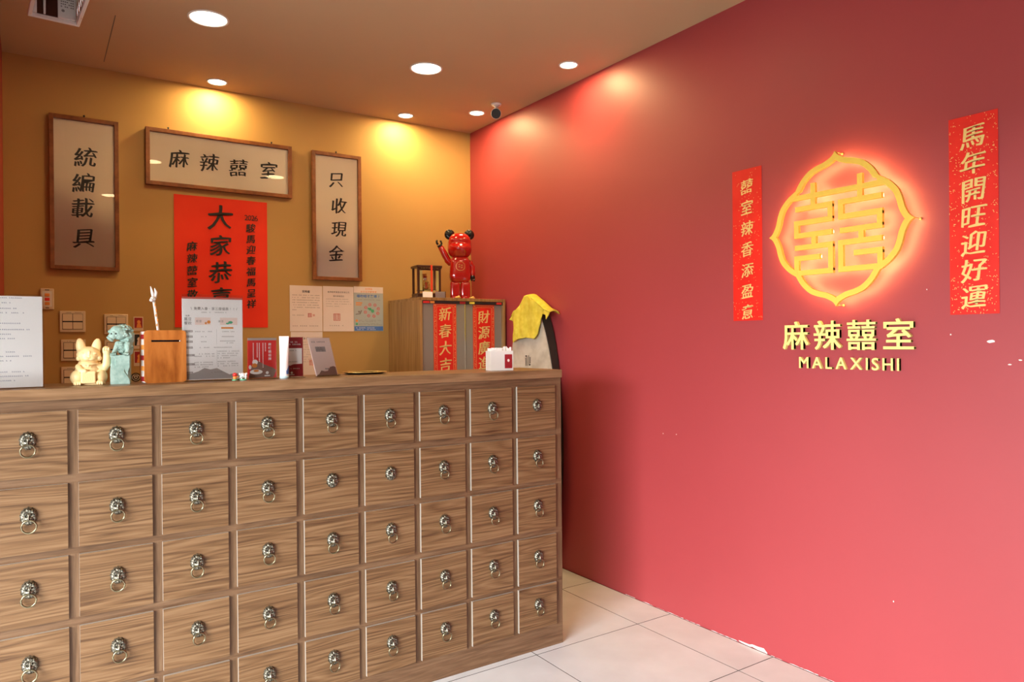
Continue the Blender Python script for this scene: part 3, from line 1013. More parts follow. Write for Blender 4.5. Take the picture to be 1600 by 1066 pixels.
lamp('round_downlight', 'large round panel downlight overhead in front of the counter, over its open end', 1.84, 2.375, .082, LAMP_FRONT_W)
lamp('round_downlight', 'large round panel downlight overhead near the viewer, farthest from the back wall', .66, .71, .082, LAMP_FRONT_W)
lamp('small_spotlight', 'small recessed spotlight washing the mustard wall above the horizontal frame', .896, 4.395, .050, LAMP_SMALL_W)
lamp('small_spotlight', 'small recessed spotlight washing the mustard wall above the lantern case', 2.082, 4.388, .047, LAMP_SMALL_W)
lamp('small_spotlight', 'small recessed spotlight in the corner next to the security camera', 2.456, 4.090, .047, LAMP_SMALL_W)
lamp('small_spotlight', 'small recessed spotlight beside the red wall, nearest the viewer', 2.457, 3.110, .047, LAMP_SMALL_W)

# ================================================================== SECURITY CAMERA
sc = thing('security_camera', 'small white and black security camera mounted on the ceiling near the corner', 'camera', (2.470, 3.870, ZC))
bm = NB(); cyl(bm, (0, 0, 0), (0, 0, -.010), .034, .030, 24); cyl(bm, (0, 0, -.010), (0, 0, -.020), .018, .014, 20); cyl(bm, (0, 0, -.018), (-.004, -.004, -.050), .009, .009, 14)
obj('mount', bm, M['whiteplastic'], sc, True)
dirv = Vector((-.50, -.80, -.42)).normalized()
cc = Vector((-.010, -.010, -.062))
bm = NB(); cyl(bm, cc - dirv * .030, cc + dirv * .030, .028, .033, 28); ell(bm, cc - dirv * .030, (.028, .028, .028), 20, 12)
obj('housing', bm, M['whiteplastic'], sc, True)
bm = NB(); cyl(bm, cc + dirv * .0301, cc + dirv * .040, .031, .030, 28)
lens = obj('lens_face', bm, M['ink'], sc)

# ================================================================== CEILING FIXTURE, TOP LEFT
fx = thing('ceiling_unit', 'white rimmed ceiling unit with clear cover and rating label, hanging above the tall frame', 'ceiling unit', (.1713, 3.4913, 2.70), R(4))
W, D = .262, .42
bm = NB()
box(bm, -W + .082, 0, -.014, 0, -.0, .016, .003); box(bm, -.014, 0, -D, -.014, 0, .016, .003)
box(bm, -W + .082, -W + .096, -D, -.014, 0, .016, .003); box(bm, -W + .096, -.014, -D, -D + .014, 0, .016, .003)
obj('rim', bm, M['whiteplastic'], fx)
bm = NB(); box(bm, -.010, -.004, -D + .01, -.010, .016, .187, .001); box(bm, -W + .09, -W + .096, -D + .01, -.010, .016, .187, .001)
box(bm, -W + .096, -.010, -.010, -.004, .016, .187, .001); box(bm, -W + .096, -.010, -D + .01, -D + .016, .016, .187, .001)
obj('housing', bm, M['whiteplastic'], fx)
obj('inner_plate', box(NB(), -W + .096, -.010, -D + .016, -.010, .178, .184), M['darkwood'], fx)
obj('dark_panel', box(NB(), -W + .096, -.078, -.018, -.010, .016, .178), M['darkwood'], fx)
obj('label_panel', box(NB(), -.078, -.014, -.024, -.010, .014, .178, .002), M['whiteplastic'], fx)
bm = NB(); box(bm, -.128, -.120, -.030, -.016, .016, .178, .002); box(bm, -.168, -.150, -.030, -.016, .012, .178, .002)
obj('divider', bm, M['whiteplastic'], fx)
obj('inner_side', box(NB(), -.014, -.0095, -D + .02, -.024, .016, .178), M['cream'], fx)
bm = NB()
for k in range(4):
    cyl(bm, (-.0145, -.07 - .05 * k, .018), (-.0145, -.07 - .05 * k, .176), .0028, n=8)
obj('rib', bm, M['chrome'], fx, True)
bm = NB()
for k in range(7):
    for q in range(7):
        if rnd.random() < .8:
            quad(bm, -.068 + q * .0068, -.063 + q * .0068, .060 + k * .010, .0645 + k * .010, -.0245)
disc(bm, -.060, .045, .006, -.0246, 12)
obj('print', bm, M['greyink'], fx)
bm = NB(); ell(bm, (-.004, -.10, .005), (.006, .006, .006), 12, 8)
obj('screw_cap', bm, M['chrome'], fx, True)

# ================================================================== blobs: one continuous skin grown from rounded masses
def blob(name, parts, parent, material, voxel=.002, smooth=4, detail=0.0, dscale=.01):
    bm = NB()
    for p in parts:
        if p[0] == 'e':      # ('e', centre, radii, rot)
            ell(bm, p[1], p[2], 24, 14, p[3] if len(p) > 3 else None)
        elif p[0] == 'c':    # capsule chain
            for (a, ra), (b_, rb) in zip(p[1], p[1][1:]):
                cyl(bm, a, b_, ra, rb, 16)
            for a, ra in p[1]:
                ell(bm, a, (ra, ra, ra), 16, 10)
        elif p[0] == 'b':
            box(bm, *p[1], p[2] if len(p) > 2 else 0)
    o = obj(name, bm, material, parent, True)
    r = o.modifiers.new('remesh', 'REMESH'); r.mode = 'VOXEL'; r.voxel_size = voxel; r.use_smooth_shade = True
    if smooth:
        s = o.modifiers.new('smooth', 'SMOOTH'); s.iterations = smooth; s.factor = .5
    if detail:
        tx = bpy.data.textures.new('relief', 'CLOUDS'); tx.noise_scale = dscale; tx.noise_depth = 2
        d = o.modifiers.new('relief', 'DISPLACE'); d.texture = tx; d.strength = detail; d.mid_level = .5; d.texture_coords = 'LOCAL'
    return o
from mathutils import Euler

# ---- bear
bear = thing('bear_figure', 'glossy red toy bear figure with black ears waving one arm on top of the cabinet', 'figurine', (2.398, 4.235, CZ + .0187), R(-24))
def rbox(bm, c, hx, hy, hz, e=4.0, seg=28, ring=18, sh=None):
    vs = bmesh.ops.create_uvsphere(bm, u_segments=seg, v_segments=ring, radius=1.0)['verts']
    for v in vs:
        d = v.co.copy()
        k = (abs(d.x) ** e + abs(d.y) ** e + abs(d.z) ** e) ** (-1 / e)
        p = d * k
        p = Vector((p.x * hx, p.y * hy, p.z * hz))
        if sh: p = sh(p)
        v.co = p + Vector(c)
    return bm
def headshape(p):
    k = 1 + .06 * (-p.z / .09)
    q = Vector((p.x * k, p.y * k, p.z))
    # face: forehead steps back, muzzle pushes out
    if p.y < 0:
        q.y += -.020 * math.exp(-((p.z + .022) / .026) ** 2) * math.exp(-(p.x / .052) ** 2)
        q.y += .006 * math.exp(-((p.z - .012) / .016) ** 2)
    return q
bm = NB(); rbox(bm, (0, 0, .364), .080, .066, .086, 2.9, 44, 30, headshape)
head = obj('head', bm, M['laqred'], bear, True)
bm = NB(); rbox(bm, (0, 0, .205), .069, .052, .090, 4.6, sh=lambda p: Vector((p.x * (1 - .08 * p.z / .085), p.y * (1 - .08 * p.z / .085), p.z)))
obj('torso', bm, M['laqred'], bear, True)
for s in (-1, 1):
    bm = NB(); rbox(bm, (s * .0345, 0, .060), .0335, .040, .066, 6.0)
    obj('leg', bm, M['laqred'], bear, True)
    bm = NB(); rbox(bm, (s * .034, -.012, .012), .0305, .042, .0125, 3.2)
    obj('foot', bm, M['laqred'], bear, True)
    bm = NB(); ell(bm, (s * .066, .002, .440), (.035, .015, .035), 24, 14)
    obj('ear', bm, M['black'], bear, True)
# raised arm
bm = NB(); tube(bm, [(-.052, 0, .252), (-.066, -.002, .250), (-.080, -.004, .264), (-.100, -.008, .302), (-.126, -.012, .350), (-.130, -.012, .356)], [.018, .023, .023, .0215, .019, .016], 16)
obj('raised_arm', bm, M['laqred'], bear, True)
bm = NB(); cyl(bm, (-.129, -.012, .354), (-.136, -.013, .368), .0165, .0175, 20)
tube(bm, [(-.126, -.013, .366), (-.121, -.016, .378), (-.126, -.018, .390), (-.132, -.018, .394)], [.007, .0072, .0068, .005], 10)
tube(bm, [(-.145, -.013, .370), (-.154, -.015, .380), (-.155, -.017, .392), (-.149, -.018, .398)], [.007, .0072, .0068, .005], 10)
obj('clasp_hand', bm, M['black'], bear, True)
bm = NB(); tube(bm, [(.056, 0, .256), (.070, 0, .250), (.080, -.002, .225), (.084, -.010, .180), (.084, -.014, .160)], [.018, .022, .0225, .021, .018], 16)
obj('lowered_arm', bm, M['laqred'], bear, True)
bm = NB(); cyl(bm, (.084, -.014, .160), (.084, -.018, .146), .017, .018, 20)
tube(bm, [(.076, -.020, .148), (.074, -.026, .136), (.080, -.032, .128)], [.007, .0072, .005], 10)
tube(bm, [(.092, -.014, .148), (.096, -.020, .136), (.092, -.028, .126)], [.007, .0072, .005], 10)
obj('clasp_hand', bm, M['black'], bear, True)
bm = NB()
def on_chest(x, z): return -.0555 + .20 * x * x / .067
for k in range(28):
    a0, a1 = 2 * PI * k / 28, 2 * PI * (k + 1) / 28
    lob = lambda a, q: (q + .0022 * abs(math.sin(2 * a)))
    pts = []
    for a, q in ((a0, .027), (a1, .027), (a1, .0288), (a0, .0288)):
        x, z = lob(a, q) * math.cos(a), lob(a, q) * math.sin(a) + .222
        pts.append(bm.verts.new((x, on_chest(x, z), z)))
    bm.faces.new(pts)
for k in range(6):
    z = .210 + .005 * k
    for u0, u1 in ((-.016 + .001 * abs(k - 2.5), -.002), (.002, .016 - .001 * abs(k - 2.5))):
        if (k + (u0 > 0)) % 3: quad(bm, u0, u1, z, z + .0014, -.0552)
obj('chest_print', bm, M['gold'], bear)

# ---- lantern case
ln = thing('lantern_case', 'small dark rosewood lantern case with a red ribbon holding a gold figurine, on the cabinet', 'display case', (2.158, 4.255, CZ + .018), R(-8))
hw, hd, H = .079, .058, .218
for sx in (-1, 1):
    for sy in (-1, 1):
        bm = NB(); box(bm, sx * (hw - .006) - .0065, sx * (hw - .006) + .0065, sy * (hd - .006) - .0065, sy * (hd - .006) + .0065, .02, H - .012)
        obj('post', bm, M['darkwood'], ln)
obj('base', box(NB(), -hw - .014, hw + .014, -hd - .012, hd + .012, 0, .014, .002), M['darkwood'], ln)
obj('plinth', box(NB(), -hw - .003, hw + .003, -hd - .003, hd + .003, .014, .036, .001), M['darkwood'], ln)
obj('roof', box(NB(), -hw - .008, hw + .008, -hd - .008, hd + .008, H - .014, H, .002), M['darkwood'], ln)
bm = NB(); box(bm, -hw + .010, hw - .010, -hd + .001, -hd + .006, H - .032, H - .022)
for k in range(9):
    box(bm, -hw + .016 + k * .018, -hw + .020 + k * .018, -hd + .001, -hd + .005, H - .022, H - .014)
obj('fretwork', bm, M['darkwood'], ln)
for s in (-1, 1):
    obj('gold_strip', box(NB(), s * (hw - .023) - .009, s * (hw - .023) + .009, -hd + .002, -hd + .004, .054, H - .034), M['goldstrip'], ln)
obj('name_plate', box(NB(), -.036, .042, -hd + .001, -hd + .004, .038, .056), M['goldstrip'], ln)
obj('stand', box(NB(), -.055, .055, -.040, .040, .056, .062), M['darkwood'], ln)
bm = NB(); quad(bm, -hw + .01, hw - .01, .036, H - .014, -hd + .0005); obj('glass_pane', bm, M['glass'], ln)
bm = NB(); box(bm, .006, .018, -hd - .0105, -hd - .0095, .020, H); box(bm, .006, .018, -hd - .010, hd + .010, H + .0005, H + .0015)
box(bm, -.030, .006, -.008, .000, H + .001, H + .006, .002); box(bm, .018, .040, -.004, .004, H + .001, H + .005, .002)
box(bm, hw + .009, hw + .0105, -.03, -.018, H - .065, H); 
obj('ribbon', bm, M['ribbon'], ln)
fg = thing('seated_deity_figurine', 'tiny gold and red seated figurine inside the rosewood lantern case', 'figurine', (2.146, 4.252, CZ + .018 + .062), R(-8))
blob('robe', [('e', (0, 0, .022), (.030, .022, .022)), ('e', (0, 0, .042), (.018, .014, .022)), ('c', [((-.016, -.004, .050), .007), ((-.024, -.014, .034), .006), ((-.008, -.020, .030), .005)]), ('c', [((.016, -.004, .050), .007), ((.024, -.014, .034), .006), ((.008, -.020, .030), .005)])], fg, M['gold'], .0018, 2, .004, .006)
blob('head', [('e', (0, -.002, .072), (.0095, .009, .011)), ('e', (0, -.011, .071), (.002, .002, .003)), ('e', (-.0095, -.001, .071), (.002, .002, .004)), ('e', (.0095, -.001, .071), (.002, .002, .004))], fg, M['palepink'], .001, 1)
bm = NB(); cyl(bm, (0, -.001, .078), (0, -.001, .090), .0095, .012, 16); box(bm, -.016, .016, -.004, .002, .083, .087, .001)
obj('hat', bm, M['laqred'], fg, True)
bm = NB(); box(bm, -.010, .010, -.0245, -.021, .004, .048, .002); obj('apron', bm, M['laqred'], fg)
bm = NB(); box(bm, -.026, .020, .022, .025, .000, .108, .002); obj('throne_back', bm, M['gold'], fg)
# two cards leaning in front of the case
o = obj('small_card', box(NB(), -.033, .033, -.002, .002, 0, .044), M['whitepaper']); o.location = (2.121, 4.166, CZ + .0182); o.rotation_euler = (R(-6), 0, R(-8))
tag(o, 'blank cream card leaning against the foot of the rosewood lantern case', 'card')
o = thing('acrylic_card_holder', 'small clear acrylic block with a grey card at the foot of the rosewood lantern case', 'card holder', (2.203, 4.150, CZ + .018), R(-8))
obj('block', box(NB(), -.036, .036, -.006, .006, 0, .048), M['acrylic'], o); obj('grey_card', box(NB(), -.033, .033, -.001, .001, .002, .045), M['mountain'], o)
for (x, y, lab) in ((2.262, 4.075, 'tiny gold ornament on the cabinet edge, at the left foot of the red bear'), (2.375, 4.085, 'tiny gold ornament on the cabinet edge, at the right foot of the red bear')):
    o = thing('gold_ornament', lab, 'ornament', (x + .03, y, CZ + .018))
    bm = NB(); ell(bm, (0, 0, .006), (.022, .012, .006), 16, 8); ell(bm, (.006, 0, .012), (.009, .007, .006), 12, 8); obj('ingot', bm, M['gold'], o, True)
o = obj('red_envelope', box(NB(), -.085, .085, -.04, .04, 0, .004, .001), M['brightred']); o.location = (2.545, 4.13, CZ + .0185)
tag(o, 'red envelope lying flat on the cabinet top beside the red wall', 'envelope')

# ================================================================== BOARD AND CLOTH
bd = thing('leaning_board', 'tall rounded white board with thick black edge standing on the floor against the red wall', 'board', (2.612, 3.600, 0.0), R(-90))
bd.rotation_euler = (0, R(-4.0), R(-90))
# local x = towards the viewer along the wall, z up, -y faces the room
def outline(hw_, h0, h1, n=48, e=2.0):
    c = (h0 + h1) / 2; hh = (h1 - h0) / 2
    out = []
    for k in range(n):
        a = 2 * PI * k / n
        out.append((hw_ * math.copysign(abs(math.sin(a)) ** (2 / e), math.sin(a)), c + hh * math.copysign(abs(math.cos(a)) ** (2 / e), math.cos(a))))
    return out
def loft(bm, A, ya, B, yb):
    a = [bm.verts.new((x, ya, z)) for x, z in A]; b_ = [bm.verts.new((x, yb, z)) for x, z in B]
    bm.faces.new(a); bm.faces.new(b_[::-1])
    for i in range(len(A)):
        bm.faces.new((a[i], b_[i], b_[(i + 1) % len(A)], a[(i + 1) % len(A)]))
    bmesh.ops.recalc_face_normals(bm, faces=bm.faces[:])
    return bm
bm = NB(); loft(bm, outline(.252, .003, 1.657, 64), -.022, outline(.226, .22, 1.652, 64, 2.3), .034)
core = obj('black_core', bm, M['boardblack'], bd)
bm = NB(); prism(bm, outline(.246, .010, 1.650, 64), -.028, -.0222)
face = obj('white_face', bm, M['boardwhite'], bd)
bm = NB()
for s in (-1, 1):
    for q in range(2):
        u = s * (.010 + q * .015)
        z0, z1 = 1.225 + q * .012 * (1 if s > 0 else 0), 1.290 - q * .012
        quad(bm, u - .0035 - .02, u + .0035 - .02, z0, z1, -.0288)
quad(bm, -.048, -.028, 1.283, 1.290, -.0289); quad(bm, -.012, .008, 1.226, 1.233, -.0289)
latin(bm, 'CL', -.05, .008, 1.192, .036, -.0288)
obj('logo_print', bm, M['ink'], face)

tw = thing('yellow_cloth', 'yellow microfibre cloth draped over the tip of the leaning board', 'cloth', (2.583, 3.70, 1.5), R(-90))
poly_px = [(-.186, .013), (-.116, -.004), (-.143, -.084), (-.136, -.133), (-.077, -.113), (.004, -.104), (.100, -.112), (.124, -.087), (.149, .017), (.163, .038),
           (.214, .031), (.223, .004), (.249, .046), (.187, .067), (.104, .117), (.030, .157), (-.012, .155), (-.053, .110), (-.094, .075), (-.140, .058), (-.167, .033)]
# built as a fine grid clipped to the cloth's outline, with soft folds
def inside(x, z, poly):
    c = False
    j = len(poly) - 1
    for i in range(len(poly)):
        xi, zi = poly[i]; xj, zj = poly[j]
        if (zi > z) != (zj > z) and x < (xj - xi) * (z - zi) / (zj - zi) + xi:
            c = not c
        j = i
    return c
def cloth_sheet(poly, yoff, amp, seed, step=.008):
    bm = NB()
    f = bm.faces.new([bm.verts.new((x, 0, z)) for x, z in poly])
    bmesh.ops.triangulate(bm, faces=[f])
    # slice by a lattice of planes
    for k in range(-28, 30):
        bmesh.ops.bisect_plane(bm, geom=bm.verts[:] + bm.edges[:] + bm.faces[:], plane_co=(k * step, 0, 0), plane_no=(1, 0, 0))
    for k in range(-20, 22):
        bmesh.ops.bisect_plane(bm, geom=bm.verts[:] + bm.edges[:] + bm.faces[:], plane_co=(0, 0, k * step), plane_no=(0, 0, 1))
    for v in bm.verts:
        x, z = v.co.x, v.co.z
        f1 = noise.noise((x * 16 + seed, z * 5, 0)) * amp + noise.noise((x * 38, z * 14 + seed, 2)) * amp * .35
        v.co.y = yoff + f1 - .012 * max(0, 1 - abs(x + .05 + z * .3) / .12) * (0.14 - z) / .25
    return bm
bm = cloth_sheet(poly_px, -.020, .014, 3.1)
o = obj('front_drape', bm, M['yellowcloth'], tw, True)
s = o.modifiers.new('thick', 'SOLIDIFY'); s.thickness = .005; s.offset = 0
# part folded over the tip and hanging behind
top = [(-.167, .033), (-.140, .058), (-.094, .075), (-.053, .110), (-.012, .155), (.030, .157), (.104, .117), (.187, .067), (.249, .046)]
bm = NB()
prev = None
for (x, z) in top:
    rr = []
    for k in range(7):
        a = k / 6
        y = -.020 + .078 * a
        rr.append(bm.verts.new((x, y, z + .010 * math.sin(a * PI) - (.0 if a < .9 else .01))))
    if prev:
        for k in range(6):
            bm.faces.new((prev[k], prev[k + 1], rr[k + 1], rr[k]))
    prev = rr
bmesh.ops.recalc_face_normals(bm, faces=bm.faces[:])
o = obj('fold_over', bm, M['yellowcloth'], tw, True)
s = o.modifiers.new('thick', 'SOLIDIFY'); s.thickness = .005; s.offset = 0

# ================================================================== THINGS ON THE WORKTOP
# printed menu sheet at the far left, in a clear stand
t = thing('menu_stand', 'tall white printed sheet in a clear stand at the counter end, beside the cat figurine', 'menu stand', (-.05, 2.676, ZT), R(3))
hw, H = .079, .290
obj('print_sheet', box(NB(), -hw - .06, hw - .004, -.001, .001, .004, H - .006), M['whitepaper'], t)
bm = NB()
rnd = random.Random(9)
for k, z in enumerate((.272, .256, .238, .224, .190, .170, .155, .141, .098, .084, .070, .034, .020, .006)):
    dashes(bm, -hw - .05, .03 + .03 * rnd.random(), z * .95 + .02, .0032, -.0014, rnd, .0048)
obj('print', bm, M['bluegrey'], t)
bm = NB(); box(bm, -hw - .062, hw, -.003, -.0018, 0, H); box(bm, -hw - .062, hw, .0018, .003, 0, H); box(bm, -hw - .062, hw, -.003, .035, 0, .002)
obj('clear_stand', bm, M['acrylic'], t)
t.rotation_euler = (R(-1), 0, R(3))

# ---- lucky cat
cat = thing('beckoning_cat', 'cream-yellow beckoning cat figurine with one raised paw', 'figurine', (.155, 2.760, ZT), R(-4))
E_ = lambda x, y, z: Euler((R(x), R(y), R(z)))
body = [('e', (-.004, .006, .038), (.040, .034, .042)), ('e', (-.030, -.004, .026), (.026, .026, .026)), ('e', (.030, -.006, .026), (.022, .026, .026)),
        ('e', (-.004, .004, .066), (.031, .026, .022)), ('b', (-.046, .046, -.028, .030, .0, .008), .004),
        ('e', (-.032, -.028, .008), (.014, .012, .009)), ('e', (.030, -.028, .008), (.013, .012, .009)),
        ('e', (-.002, -.002, .098), (.0355, .030, .029)),
        ('e', (-.006, -.024, .088), (.013, .010, .008)), ('e', (.006, -.024, .088), (.013, .010, .008)), ('e', (0, -.030, .0935), (.0035, .004, .003)),
        ('e', (-.0235, .002, .122), (.0145, .010, .033), E_(0, -9, 0)), ('e', (.0195, .002, .122), (.0145, .010, .032), E_(0, 11, 0)),
        # raised arm and paw
        ('c', [((.028, -.002, .058), .013), ((.042, -.004, .055), .0125), ((.049, -.006, .068), .0125), ((.050, -.010, .100), .0110), ((.049, -.014, .116), .0120)]),
        # lower arm reaching over the belly
        ('c', [((-.030, -.012, .060), .011), ((-.024, -.028, .048), .009), ((-.012, -.034, .046), .0075)]),
        ('e', (-.0025, -.034, .064), (.0045, .004, .005)),
        ('b', (-.024, .018, -.039, -.031, .006, .046), .003), ('e', (-.017, -.026, .104), (.0075, .004, .0035)), ('e', (.015, -.026, .104), (.0075, .004, .0035)), ('e', (0, -.029, .104), (.0045, .004, .010)), ('e', (-.030, -.012, .088), (.008, .010, .009)), ('e', (.028, -.012, .088), (.008, .010, .009))]
for dx in (-.006, 0, .006):
    body.append(('e', (.049 + dx * 1.1, -.024, .118), (.0034, .005, .006)))
    body.append(('e', (-.032 + dx, -.038, .006), (.0030, .004, .0055)))
    body.append(('e', (.030 + dx, -.038, .006), (.0030, .004, .0055)))
blob('body', body, cat, M['catcream'], .0011, 3)
bm = NB()
for s_ in (-1, 1):
    tube(bm, [(s_ * .015 - .007, -.0262, .101), (s_ * .015 - .003, -.0275, .0985), (s_ * .015 + .003, -.0275, .0985), (s_ * .015 + .007, -.0262, .101)], .0006, 6)
tube(bm, [(-.005, -.0335, .0905), (-.002, -.0345, .0885), (0, -.0345, .0905), (.002, -.0345, .0885), (.005, -.0335, .0905)], .0005, 6)
obj('face_line', bm, M['darkface'], cat)
bm = NB()
for k in range(6):
    tube(bm, [(-.018 + k * .005, -.0385, .012), (-.014 + k * .005, -.0385, .038)], .0006, 5)
obj('coin_line', bm, M['darkface'], cat)
bm = NB(); tube(bm, [(.031 * math.sin(a), -.002 - .029 * math.cos(a), .0725 - .004 * math.cos(a)) for a in [2 * PI * k / 32 for k in range(32)]], .0022, 8, closed=True)
obj('collar', bm, M['catcream'], cat, True)

# ---- teal lion on a plinth
sl = thing('lion_seal_statue', 'pale teal carved lion sitting on a square stone plinth', 'statue', (.2455, 2.752, ZT), R(-10))
bm = NB(); box(bm, -.029, .029, -.029, .029, 0, .098, .0012)
bmesh.ops.subdivide_edges(bm, edges=bm.edges[:], cuts=6, use_grid_fill=True)
for v in bm.verts:
    d = noise.noise(v.co * 45) * .0011
    v.co.x += d; v.co.y += d
    if (v.co - Vector((-.029, -.029, .075))).length < .016: v.co.x += .004; v.co.y += .003
    if (v.co - Vector((.029, -.029, .038))).length < .012: v.co.x -= .005; v.co.y += .003
pl = obj('plinth', bm, M['teal'], sl)
lp = [('e', (.012, .006, .128), (.022, .024, .034), E_(-8, 14, 0)), ('e', (.014, .012, .116), (.024, .020, .020)), ('e', (.020, .008, .156), (.021, .022, .030)),
      # head bowed to the left
      ('e', (-.004, -.006, .172), (.028, .024, .024), E_(0, 25, 0)), ('e', (-.022, -.016, .160), (.014, .012, .012)), ('e', (-.030, -.020, .153), (.010, .009, .006), E_(0, 30, 0)),
      ('e', (-.036, -.022, .157), (.004, .005, .003)), ('e', (-.026, -.018, .147), (.008, .007, .004), E_(0, 25, 0)),
      ('e', (-.018, -.026, .170), (.008, .005, .006)), ('e', (-.030, -.012, .176), (.006, .006, .006)),
      ('e', (.010, -.018, .172), (.006, .008, .010)), ('e', (-.002, .010, .192), (.010, .012, .008)),
      # forelegs with paws on the plinth
      ('c', [((-.006, -.010, .135), .010), ((-.014, -.018, .115), .007), ((-.018, -.022, .102), .0075)]), ('e', (-.019, -.028, .101), (.008, .009, .006)),
      ('c', [((.022, -.012, .132), .011), ((.024, -.020, .114), .0075), ((.020, -.024, .102), .0075)]), ('e', (.019, -.030, .101), (.009, .010, .006)),
      ('e', (.026, .006, .106), (.010, .018, .010)), ('c', [((.020, .024, .112), .007), ((.030, .028, .136), .006), ((.026, .026, .158), .007)])]
rr = random.Random(4)
# curls of the mane
for k in range(70):
    a = rr.uniform(-.6, 3.6); zz = rr.uniform(-1, 1)
    th = rr.uniform(0, 2 * PI); ph = rr.uniform(-.3, 1.4)
    c = Vector((.008 + .030 * math.cos(th) * math.cos(ph), .002 + .025 * math.sin(th) * math.cos(ph), .168 + .030 * math.sin(ph)))
    if c.x < -.012 and c.y < -.006: continue
    lp.append(('e', tuple(c), (.0045, .0045, .0035)))
for k in range(26):
    lp.append(('e', (.026 + rr.uniform(-.008, .010), rr.uniform(-.016, .024), .120 + k * .0014), (.0038, .0045, .004)))
for dx in (-.007, -.0023, .0023, .007):
    lp.append(('e', (-.019 + dx, -.036, .1005), (.0023, .0045, .0045))); lp.append(('e', (.019 + dx, -.039, .1005), (.0023, .0045, .0045)))
for k in range(7):
    lp.append(('e', (.003, -.016 - .0005 * k, .107 + k * .0055), (.011, .006, .0019)))
blob('lion', lp, sl, M['teal'], .0012, 1, .0022, .006)
bm = NB()
for x in (-.024, -.011):
    ell(bm, (x, -.0295 + (x + .024) * -.1, .1685), (.0026, .002, .0026), 12, 8)
obj('eye', bm, M['dark'], sl, True)

# small sticker disc behind
t = thing('keyring_disc', 'tiny black and white patterned disc lying behind the plinth, beside the wooden box', 'trinket', (.302, 2.86, ZT))
bm = NB(); cyl(bm, (0, 0, .016), (0, .003, .016), .016, .016, 24); obj('disc', bm, M['dark'], t)
bm = NB(); ringflat(bm, 0, .016, .010, .012, -.0006, 20); ringflat(bm, 0, .016, .003, .006, -.0006, 16); quad(bm, -.010, .010, .020, .0225, -.0008); obj('white_print', bm, M['whitepaper'], t)

# ---- wooden slotted box with a pen
wb = thing('slotted_wooden_box', 'orange-brown wooden box with rounded corners and a horizontal slot', 'box', (.3765, 2.757, ZT), R(8))
hw, H = .0675, .180
def rrect(hw_, z0, z1, r, n=6):
    pts = []
    for cx, cz, a0 in ((hw_ - r, z1 - r, 0), (-hw_ + r, z1 - r, 90), (-hw_ + r, z0 + r, 180), (hw_ - r, z0 + r, 270)):
        for k in range(n + 1):
            a = R(a0 + 90 * k / n)
            pts.append((cx + r * math.cos(a), cz + r * math.sin(a)))
    return pts
bm = NB(); prism(bm, rrect(hw, 0, H, .012), -.030, -.022); obj('front_plate', bm, M['orangewood'], wb)
bm = NB(); prism(bm, rrect(hw, 0, H, .012), .022, .030); obj('back_plate', bm, M['orangewood'], wb)
obj('side_panel', box(NB(), hw - .010, hw - .002, -.022, .022, .002, H - .004), M['orangewood'], wb)
sd = obj('side_panel', box(NB(), -hw + .002, -hw + .010, -.022, .022, .002, H - .004), M['whiteplastic'], wb)
for k in range(5):
    obj('side_stripe', box(NB(), -hw + .0008, -hw + .002, -.0215, .0215, .006 + k * .036, .022 + k * .036), M['orange' if k % 2 else 'darkred'], wb)
obj('floor_panel', box(NB(), -hw + .010, hw - .010, -.022, .022, .002, .010), M['orangewood'], wb)
bm = NB(); box(bm, -.046, .046, -.0308, -.0298, .140, .1465, .0); obj('slot', bm, M['black'], wb)
bm = NB(); ell(bm, (.047, -.031, .1435), (.003, .0015, .003), 12, 8); obj('rivet', bm, M['chrome'], wb, True)
pen = thing('animal_head_pen', 'white pen patterned with orange patches and an eared animal head, standing in the wooden box', 'pen', (.3815, 2.757, ZT + .012), R(8))
Pp = lambda k: Vector((-.036 * k, -.004 * k, .275 * k))
bm = NB(); cyl(bm, Pp(.02), Pp(.98), .0042, .0042, 12); obj('barrel', bm, M['whiteplastic'], pen, True)
bm = NB()
for k, a in ((.68, 0), (.74, 2), (.80, .6), (.86, 2.4), (.93, 1.2)):
    p = Pp(k); ell(bm, (p.x + .0026 * math.cos(a + 4), p.y - .0028, p.z), (.0026, .0022, .006), 10, 6)
obj('patch', bm, M['orange'], pen, True)
hp = Pp(.99)
blob('animal_head', [('e', (hp.x - .003, hp.y - .004, hp.z + .004), (.009, .009, .008)), ('e', (hp.x - .010, hp.y - .010, hp.z - .001), (.006, .007, .0055)),
                     ('c', [((hp.x - .001, hp.y, hp.z + .008), .0045), ((hp.x - .004, hp.y, hp.z + .026), .0048), ((hp.x - .009, hp.y, hp.z + .046), .0015)]),
                     ('c', [((hp.x + .005, hp.y, hp.z + .008), .0045), ((hp.x + .008, hp.y, hp.z + .026), .0048), ((hp.x + .004, hp.y, hp.z + .040), .002)])],
     pen, M['whiteplastic'], .0009, 2)
bm = NB(); ell(bm, (hp.x - .003, hp.y - .0128, hp.z + .006), (.0014, .001, .0016), 8, 6); ell(bm, (hp.x + .004, hp.y - .0115, hp.z + .006), (.0014, .001, .0016), 8, 6); obj('eye', bm, M['dark'], pen)

